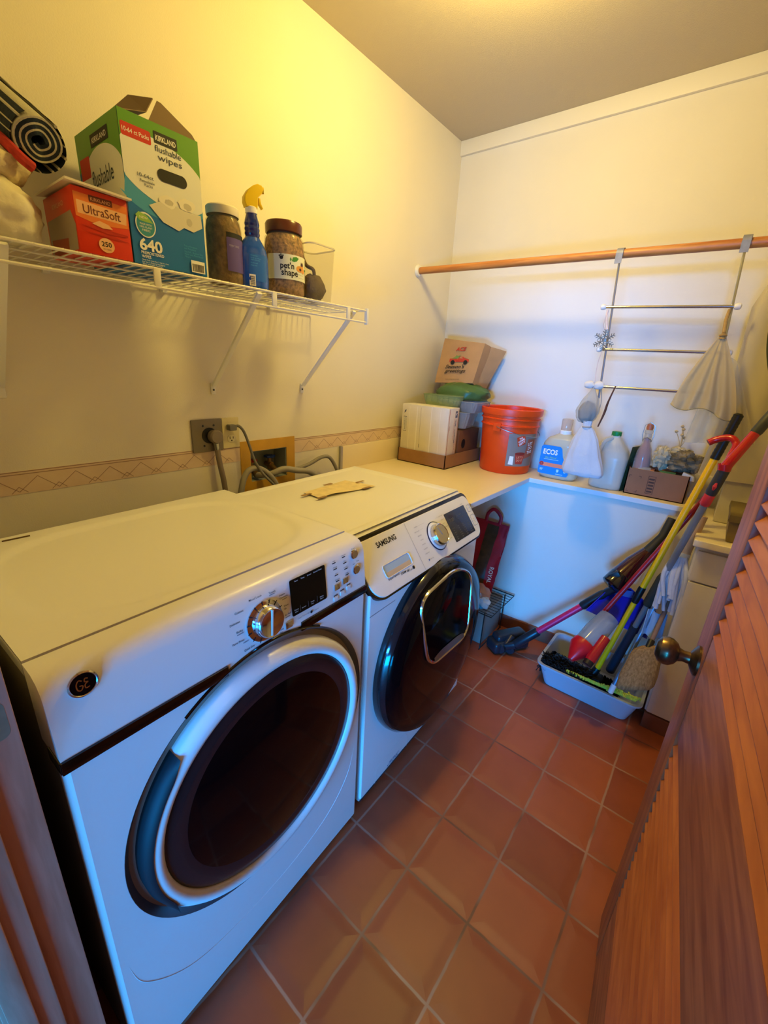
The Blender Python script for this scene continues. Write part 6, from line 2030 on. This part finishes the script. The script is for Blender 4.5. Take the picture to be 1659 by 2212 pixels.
for i in range(1500):
    a, b = random.uniform(-0.15, 0.17), random.uniform(-0.045, 0.075)
    p = hc + hd * a + hn * b - V((0, 0, 0.01))
    e = hc + hd * (a * 1.10 + random.uniform(-0.01, 0.01)) + hn * (b * 1.3 + random.uniform(-0.01, 0.01)) - V((0, 0, random.uniform(0.055, 0.075)))
    m.tube([p, e], 0.0026, 3, caps=False)
for i in range(900):               # second worn tuft reaching to the tray corner
    a = random.uniform(-0.165, 0.05)
    p = V((1.22 + a, -0.575 + 0.09 * random.random(), 0.112 + 0.014 * random.random()))
    e = p + V((random.uniform(-0.02, 0.02), random.uniform(-0.012, 0.02), random.uniform(-0.04, 0.012)))
    m.tube([p, e], 0.0024, 3, caps=False)
b_ = m.build('bristles', BRI2, yb)
b_['kind'] = 'stuff'
# ---- grey pole with red fork
gpx = thing('grey_mop', 'grey-poled mop with red fork handle and black grips beside the yellow broom', 'mop', tuple(V((1.347,-0.401,0.140))))
g0, g1 = V((1.328,-0.388,0.100)), V((1.507,-0.588,1.164))
gd = (g1 - g0).normalized()
GL = (g1 - g0).length
def ga(t): return g0 + gd * (GL * t)
GP = mat('grey_painted_pole', '#7A7C80', 0.4)
MB().tube([ga(0.0), ga(0.28)], [0.020, 0.017], 14).build('navy_sleeve', mat('navy_sleeve_plastic', '#1E2A3A', 0.5), gpx)
MB().tube([ga(0.27), ga(0.42)], 0.0115, 14).build('lower_pole', GP, gpx)
MB().tube([ga(0.40), ga(0.415), ga(0.535), ga(0.55)], [0.016, 0.0195, 0.0195, 0.016], 14).build('foam_sleeve', mat('dark_olive_foam', '#33342C', 0.8), gpx)
MB().tube([ga(0.54), ga(0.865)], 0.0122, 14).build('upper_pole', GP, gpx)
REDP = mat('glossy_red_plastic', '#B8141E', 0.25, coat=0.3)
PKP = mat('coral_red_plastic', '#D8383E', 0.35)
MB().tube([ga(0.855), ga(0.86), ga(0.895), ga(0.90)], [0.0135, 0.0165, 0.0165, 0.015], 14).build('red_collar', PKP, gpx)
gripb = MB().tube([ga(0.89), ga(0.905), ga(0.985), ga(0.995)], [0.015, 0.0175, 0.0175, 0.016], 14).build('black_grip', DGREY, gpx)
mid = ga(0.925)
nv = (V((1.469, -2.406, 1.419)) - mid).normalized()
MB().tube([mid + nv * 0.0165 - gd * 0.014, mid + nv * 0.0185, mid + nv * 0.0165 + gd * 0.014], [0.003, 0.0065, 0.003], 10).build('red_button', PKP, gripb)
e2 = V((1.572,-0.548,1.323))
m = MB()
m.tube([ga(0.985), ga(1.0), lerp(ga(1.0), e2, 0.35), lerp(ga(1.0), e2, 0.72)], [0.0185, 0.0170, 0.0155, 0.0145], 14)
m.tube([ga(0.985) + nv * 0.002, ga(1.0) + V((-0.006, 0, 0.004))], [0.019, 0.0195], 14)
m.build('red_fork', REDP, gpx)
m = MB()
m.tube(bez([ga(0.985), V((1.510,-0.559,1.193)), V((1.516,-0.514,1.225)), V((1.502,-0.503,1.244)), V((1.480,-0.494,1.244)), V((1.455,-0.491,1.233)), V((1.438,-0.496,1.221))], 30), [0.0135] * 18 + [0.0115] * 20 and 0.0118, 12)
m.build('red_hook', REDP, gpx)
MB().tube([lerp(ga(1.0), e2, 0.70), lerp(ga(1.0), e2, 0.74), lerp(ga(1.0), e2, 1.35), lerp(ga(1.0), e2, 1.4)], [0.0150, 0.0168, 0.0168, 0.012], 14).build('end_grip', DGREY, gpx)
# ---- cordless stick vacuum lying against the wall
vc = thing('stick_vacuum', 'stick vacuum with pink tube and black floor head on the tiles', 'vacuum cleaner', tuple(V((0.827,-0.471,0.030))))
VB = mat('black_blue_plastic', '#22272E', 0.35)
hA, hB = V((0.752,-0.525,0.030)), V((0.882,-0.447,0.030))
m = MB()
hx = V((0.52, 0.85, 0)).normalized()
hy = V((-0.85, 0.52, 0)).normalized()
c = V((0.835, -0.425, 0.03))
Mh = Matrix(((hx.x, hy.x, 0, c.x), (hx.y, hy.y, 0, c.y), (0, 0, 1, 0), (0, 0, 0, 1)))
m.box((-0.110, -0.050, 0.004), (0.110, 0.045, 0.070), 0.022, 4, M=Mh)
m.box((-0.085, -0.030, 0.05), (0.100, 0.040, 0.100), 0.024, 4, M=Mh)
fh = m.build('floor_head', VB, vc)
m = MB()
nk0 = V((0.852,-0.492,0.045))
w0, w1 = V((0.891,-0.473,0.072)), V((1.008,-0.521,0.244))
m.tube([c + V((0.02, -0.01, 0.05)), nk0, w0], [0.024, 0.026, 0.024], 14)
for s in (1, -1):
    m.lathe([(0, -0.012), (0.026, -0.012), (0.028, 0), (0.026, 0.012), (0, 0.012)], 20, Matrix.Translation(nk0 + V((0.02 * s, 0.015 * s, -0.006))) @ Matrix.Rotation(R(90), 4, 'X'))
m.build('swivel_neck', VB, vc)
wd_ = (w1 - w0).normalized()
# wand continues along the same line to the joint
j0 = w0 + wd_ * 0.15
vt = V((1.164,-0.386,0.398))
wdir = (vt - w0).normalized()
WL = (vt - w0).length
def wa(t): return w0 + wdir * (WL * t)
MB().tube([wa(0), wa(0.02), wa(0.33), wa(0.345)], [0.020, 0.0225, 0.0225, 0.019], 16).build('lower_collar', VB, vc)
PINKT = mat('metallic_pink_tube', '#F0386C', 0.25, 0.35)
MB().tube([wa(0.33), wa(0.95)], 0.0160, 20).build('pink_tube', PINKT, vc)
MB().tube([wa(0.93), wa(0.95), wa(1.18), wa(1.22)], [0.018, 0.021, 0.021, 0.018], 16).build('upper_collar', VB, vc)
MB().tube([wa(1.2), V((1.275,-0.377,0.526))], [0.017, 0.020], 14).build('motor_tube', VB, vc)
cu0, cu1 = V((1.256,-0.453,0.572)), V((1.342,-0.327,0.707))
cd_ = (cu1 - cu0).normalized()
MAR = mat('dark_maroon_translucent', '#3A0A10', 0.12, coat=0.5)
m = MB()
m.tube([cu0 - cd_ * 0.02, cu0 - cd_ * 0.015, cu0 + cd_ * 0.04, cu0 + cd_ * 0.045], [0.034, 0.043, 0.045, 0.042], 24)
m.build('dust_cup_lid', mat('gloss_black', '#0E0F12', 0.1, coat=0.5), vc)
m = MB()
m.tube([cu0 + cd_ * 0.04, cu0 + cd_ * 0.12, cu1], [0.043, 0.040, 0.026], 24)
m.build('dust_cup', MAR, vc)
m = MB()
m.tube([cu1 - cd_ * 0.03, V((1.378,-0.294,0.779)), V((1.390,-0.263,0.860))], [0.024, 0.020, 0.016], 14)
m.build('vacuum_handle', mat('dark_olive_grip', '#2A2A22', 0.6), vc)
MB().box((-0.022, -0.012, -0.012), (0.022, 0.012, 0.012), 0.004, M=Matrix.Translation(cu0 + V((0.0, -0.012, 0.040))) @ Matrix.Rotation(R(-40), 4, 'Y')).build('release_latch', BLACK, vc)
# ---- red pole with clear scoop
rp_ = thing('red_scoop', 'red pole with a clear cup and red cone scoop standing in the grey tray', 'scoop', tuple(V((1.157,-0.302,0.120))))
s0, s1 = V((1.256,-0.508,0.446)), V((1.489,-0.381,1.027))
sd = (s1 - s0).normalized()
MAROON = mat('dark_red_pole', '#9A1A28', 0.35)
MB().tube([s0, s1], 0.0105, 12).build('pole', MAROON, rp_)
k0, k1 = V((1.284,-0.516,0.439)), V((1.231,-0.653,0.343))
kd = (k1 - k0).normalized()
CLS = glassy('smoky_clear_cup', '#9CA0AA', 0.55, 0.08)
MB().tube([k0, k0 + kd * 0.008, k0.lerp(k1, 0.55), k1], [0.030, 0.042, 0.048, 0.044], 28, caps=True).build('clear_cup', CLS, rp_)
k2 = V((1.203,-0.723,0.291))
MB().tube([k1 - kd * 0.004, k1.lerp(k2, 0.25), k2], [0.048, 0.050, 0.012], 28).build('red_cone', mat('bright_red_plastic', '#C8101C', 0.35), rp_)
rt = thing('red_tube', 'short glossy red tube with black cap beside the clear scoop in the grey tray', 'tube', tuple(V((1.235,-0.345,0.100))))
r0, r1 = V((1.272,-0.714,0.315)), V((1.297,-0.620,0.391))
MB().tube([r0, r0.lerp(r1, 0.06), r1], [0.019, 0.021, 0.020], 18).build('tube_body', REDP, rt)
MB().tube([r0 + (r0 - r1).normalized() * 0.022, r0 + (r0 - r1).normalized() * 0.02, r0], [0.016, 0.019, 0.0195], 18).build('cap', BLACK, rt)
# ---- blue dustpan behind the poles
bd_ = thing('blue_dustpan', 'royal blue plastic dustpan leaning on the wall behind the broom poles', 'dustpan', tuple(V((1.307,-0.362,0.382))))
BLP = mat('royal_blue_plastic', '#0E22B4', 0.35)
d0 = V((1.176,-0.446,0.392))
d1 = V((1.235,-0.332,0.487))
d2 = V((1.313,-0.294,0.497))
d3 = V((1.432,-0.322,0.438))
d4 = V((1.430,-0.439,0.356))
d5 = V((1.320,-0.438,0.370))
m = MB()
m.sheet([d0, d5, d4, d3, d2, d1], -0.004)
m.build('pan', BLP, bd_)
m = MB()
nrm = (V((1.469, -2.406, 1.419)) - d5).normalized()
for a, b in ((d0, d1), (d1, d2), (d2, d3), (d3, d4)):
    m.sheet([a, b, b + nrm * 0.035, a + nrm * 0.035], 0.0035)
m.build('raised_sides', BLP, bd_)
m = MB()
m.sheet([d1 + nrm * 0.036 + V((-0.012, 0, -0.006)), d2 + nrm * 0.036 + V((0.014, 0, -0.01)), d2 + nrm * 0.040 + V((0.02, 0, -0.045)), d1 + nrm * 0.040 + V((-0.03, 0, -0.035))], 0.003)
m.build('rim_lip', mat('greyish_blue_lip', '#5A62A8', 0.4), bd_)
# ---- pale blue duster with yellow-green fringe
du_ = thing('fringed_duster', 'slim blue-grey duster with white tip and yellow-green fringe at the front of the grey tray', 'duster', tuple(V((1.364,-0.566,0.125))))
u0, u1 = V((1.365,-0.592,0.128)), V((1.432,-0.474,0.579))
BG = mat('blue_grey_metal_tube', '#6E8CA6', 0.35, 0.5)
MB().tube([u0 + (u1 - u0) * 0.08, u1], 0.0100, 14).build('tube', BG, du_)
MB().tube([u0, u0 + (u1 - u0) * 0.09], 0.0112, 14).build('white_tip', WHITE_PL, du_)
YG = mat('yellow_green_chenille', '#D0D040', 0.8)
m = MB()
random.seed(12)
fa, fb = V((1.175, -0.562, 0.116)), V((1.462, -0.560, 0.124))
for i in range(46):
    t_ = i / 45
    p = fa.lerp(fb, t_)
    big_ = t_ > 0.55
    for k in range(3 if big_ else 1):
        d = V((random.uniform(-0.5, 0.5), random.uniform(-0.5, 0.5), random.uniform(0.1, 0.9) if big_ else 0.4))
        l_ = random.uniform(0.018, 0.032) if big_ else 0.010
        m.tube(bez([p, p + d * l_ * 0.6 + V((0, 0, 0.004)), p + d * l_ + V((0.004, -0.004, -0.006))], 6), 0.0034 if big_ else 0.005, 6)
m.tube([fa, fb], 0.0075, 8)
fr_ = m.build('fringe', YG, du_)
fr_['kind'] = 'stuff'
# ---- tan whisk broom head with wooden handle
tbm = thing('coir_broom', 'worn wooden-handled broom with rounded tan fibre head in the grey tray', 'broom', tuple(V((1.445,-0.322,0.120))))
c0, c1 = V((1.450,-0.585,0.417)), V((1.478,-0.409,0.646))
MB().tube([c0, c1], 0.0085, 12).build('wood_handle', mat('grey_brown_wood_handle', '#8A6E5E', 0.6, var=0.15, vscale=20), tbm)
MB().tube([V((1.447,-0.607,0.401)), c0 + (c1 - c0) * 0.06], 0.0125, 14).build('ferrule', BLACK, tbm)
COIR = mat('tan_coir', '#A6865A', 0.95, var=0.1, vscale=160, bump=1.0, bscale=260, stretch=(1, 1, 0.12), var2='#86683F')
b0_, b1_ = V((1.446,-0.596,0.398)), V((1.443,-0.668,0.269))
bd2 = (b1_ - b0_)
m = MB()
def coir(a, b):
    prof = [(-0.12, 0.004), (-0.10, 0.026), (-0.02, 0.046), (0.15, 0.056), (0.45, 0.063), (0.75, 0.068), (1.05, 0.066), (1.15, 0.055), (1.17, 0.0)]
    x = b * (len(prof) - 1)
    i = min(int(x), len(prof) - 2)
    f = x - i
    tt = prof[i][0] + (prof[i + 1][0] - prof[i][0]) * f
    hw = prof[i][1] + (prof[i + 1][1] - prof[i][1]) * f
    a_ = 2 * math.pi * a
    k = 1 + 0.05 * noise.noise(V((math.cos(a_) * 6, math.sin(a_) * 6, tt * 2)))
    r_ = V((0.86, 0.25, 0.3)).normalized()
    s_ = bd2.normalized().cross(r_).normalized()
    return b0_ + bd2 * tt + r_ * (hw * k * math.cos(a_)) + s_ * (hw * 0.55 * k * math.sin(a_))
m.grid(coir, 64, 34, cu=True)
m.build('fibre_head', COIR, tbm, ang=80)
# ---- string mop hanging upside down beside the cabinet
sm = thing('string_mop', 'white string mop with wooden handle propped against the base cabinet', 'mop', tuple(V((1.486,-0.429,0.646))))
m0, m1 = V((1.461,-0.476,0.766)), V((1.478,-0.467,0.879))
MB().tube([m0, m1, m1 + (m1 - m0) * 0.6], [0.024, 0.020, 0.017], 14).build('wood_block', HANDW, sm)
STR = mat('white_mop_yarn', '#C4C6CE', 0.9, bump=0.4, bscale=160)
m = MB()
random.seed(9)
for i in range(26):
    a = random.uniform(-1, 1)
    p0 = m0 + V((0.020 * a, random.uniform(-0.02, 0.0), 0.012))
    e = V((1.465,-0.508,0.564)) + V((0.040 * a + random.uniform(-0.012, 0.02), random.uniform(-0.03, 0.01), random.uniform(-0.02, 0.10)))
    q_ = p0.lerp(e, 0.5) + V((0.014 * a + random.uniform(-0.008, 0.008), random.uniform(-0.018, 0.0), 0.004))
    m.tube(bez([p0, q_, e], 14), random.uniform(0.0055, 0.0085), 7)
m.build('yarn_strands', STR, sm, ang=70)['kind'] = 'stuff'
MB().tube([m0 + (m0 - m1).normalized() * 0.004, m0 + (m1 - m0) * 0.25], [0.027, 0.025], 14).build('yarn_binding', mat('cream_binding', '#D8C8A4', 0.9), sm)
cl2 = MB()
def ragf(a, b):
    p = V((1.408,-0.514,0.531)).lerp(V((1.477,-0.470,0.509)), a)
    q = V((1.409,-0.535,0.419)).lerp(V((1.482,-0.488,0.396)), a)
    r = p.lerp(q, b)
    return r + V((0, 0.012 * math.sin(a * 9), 0.006 * math.sin(b * 7)))
cl2.grid(ragf, 14, 14)
bmesh.ops.solidify(cl2.bm, geom=list(cl2.bm.faces), thickness=0.003)
tag(cl2.build('cleaning_cloth', mat('pale_blue_cloth', '#8FB4D6', 0.85), ang=70), 'pale blue cloth hanging beside the coir broom handle', 'cloth')
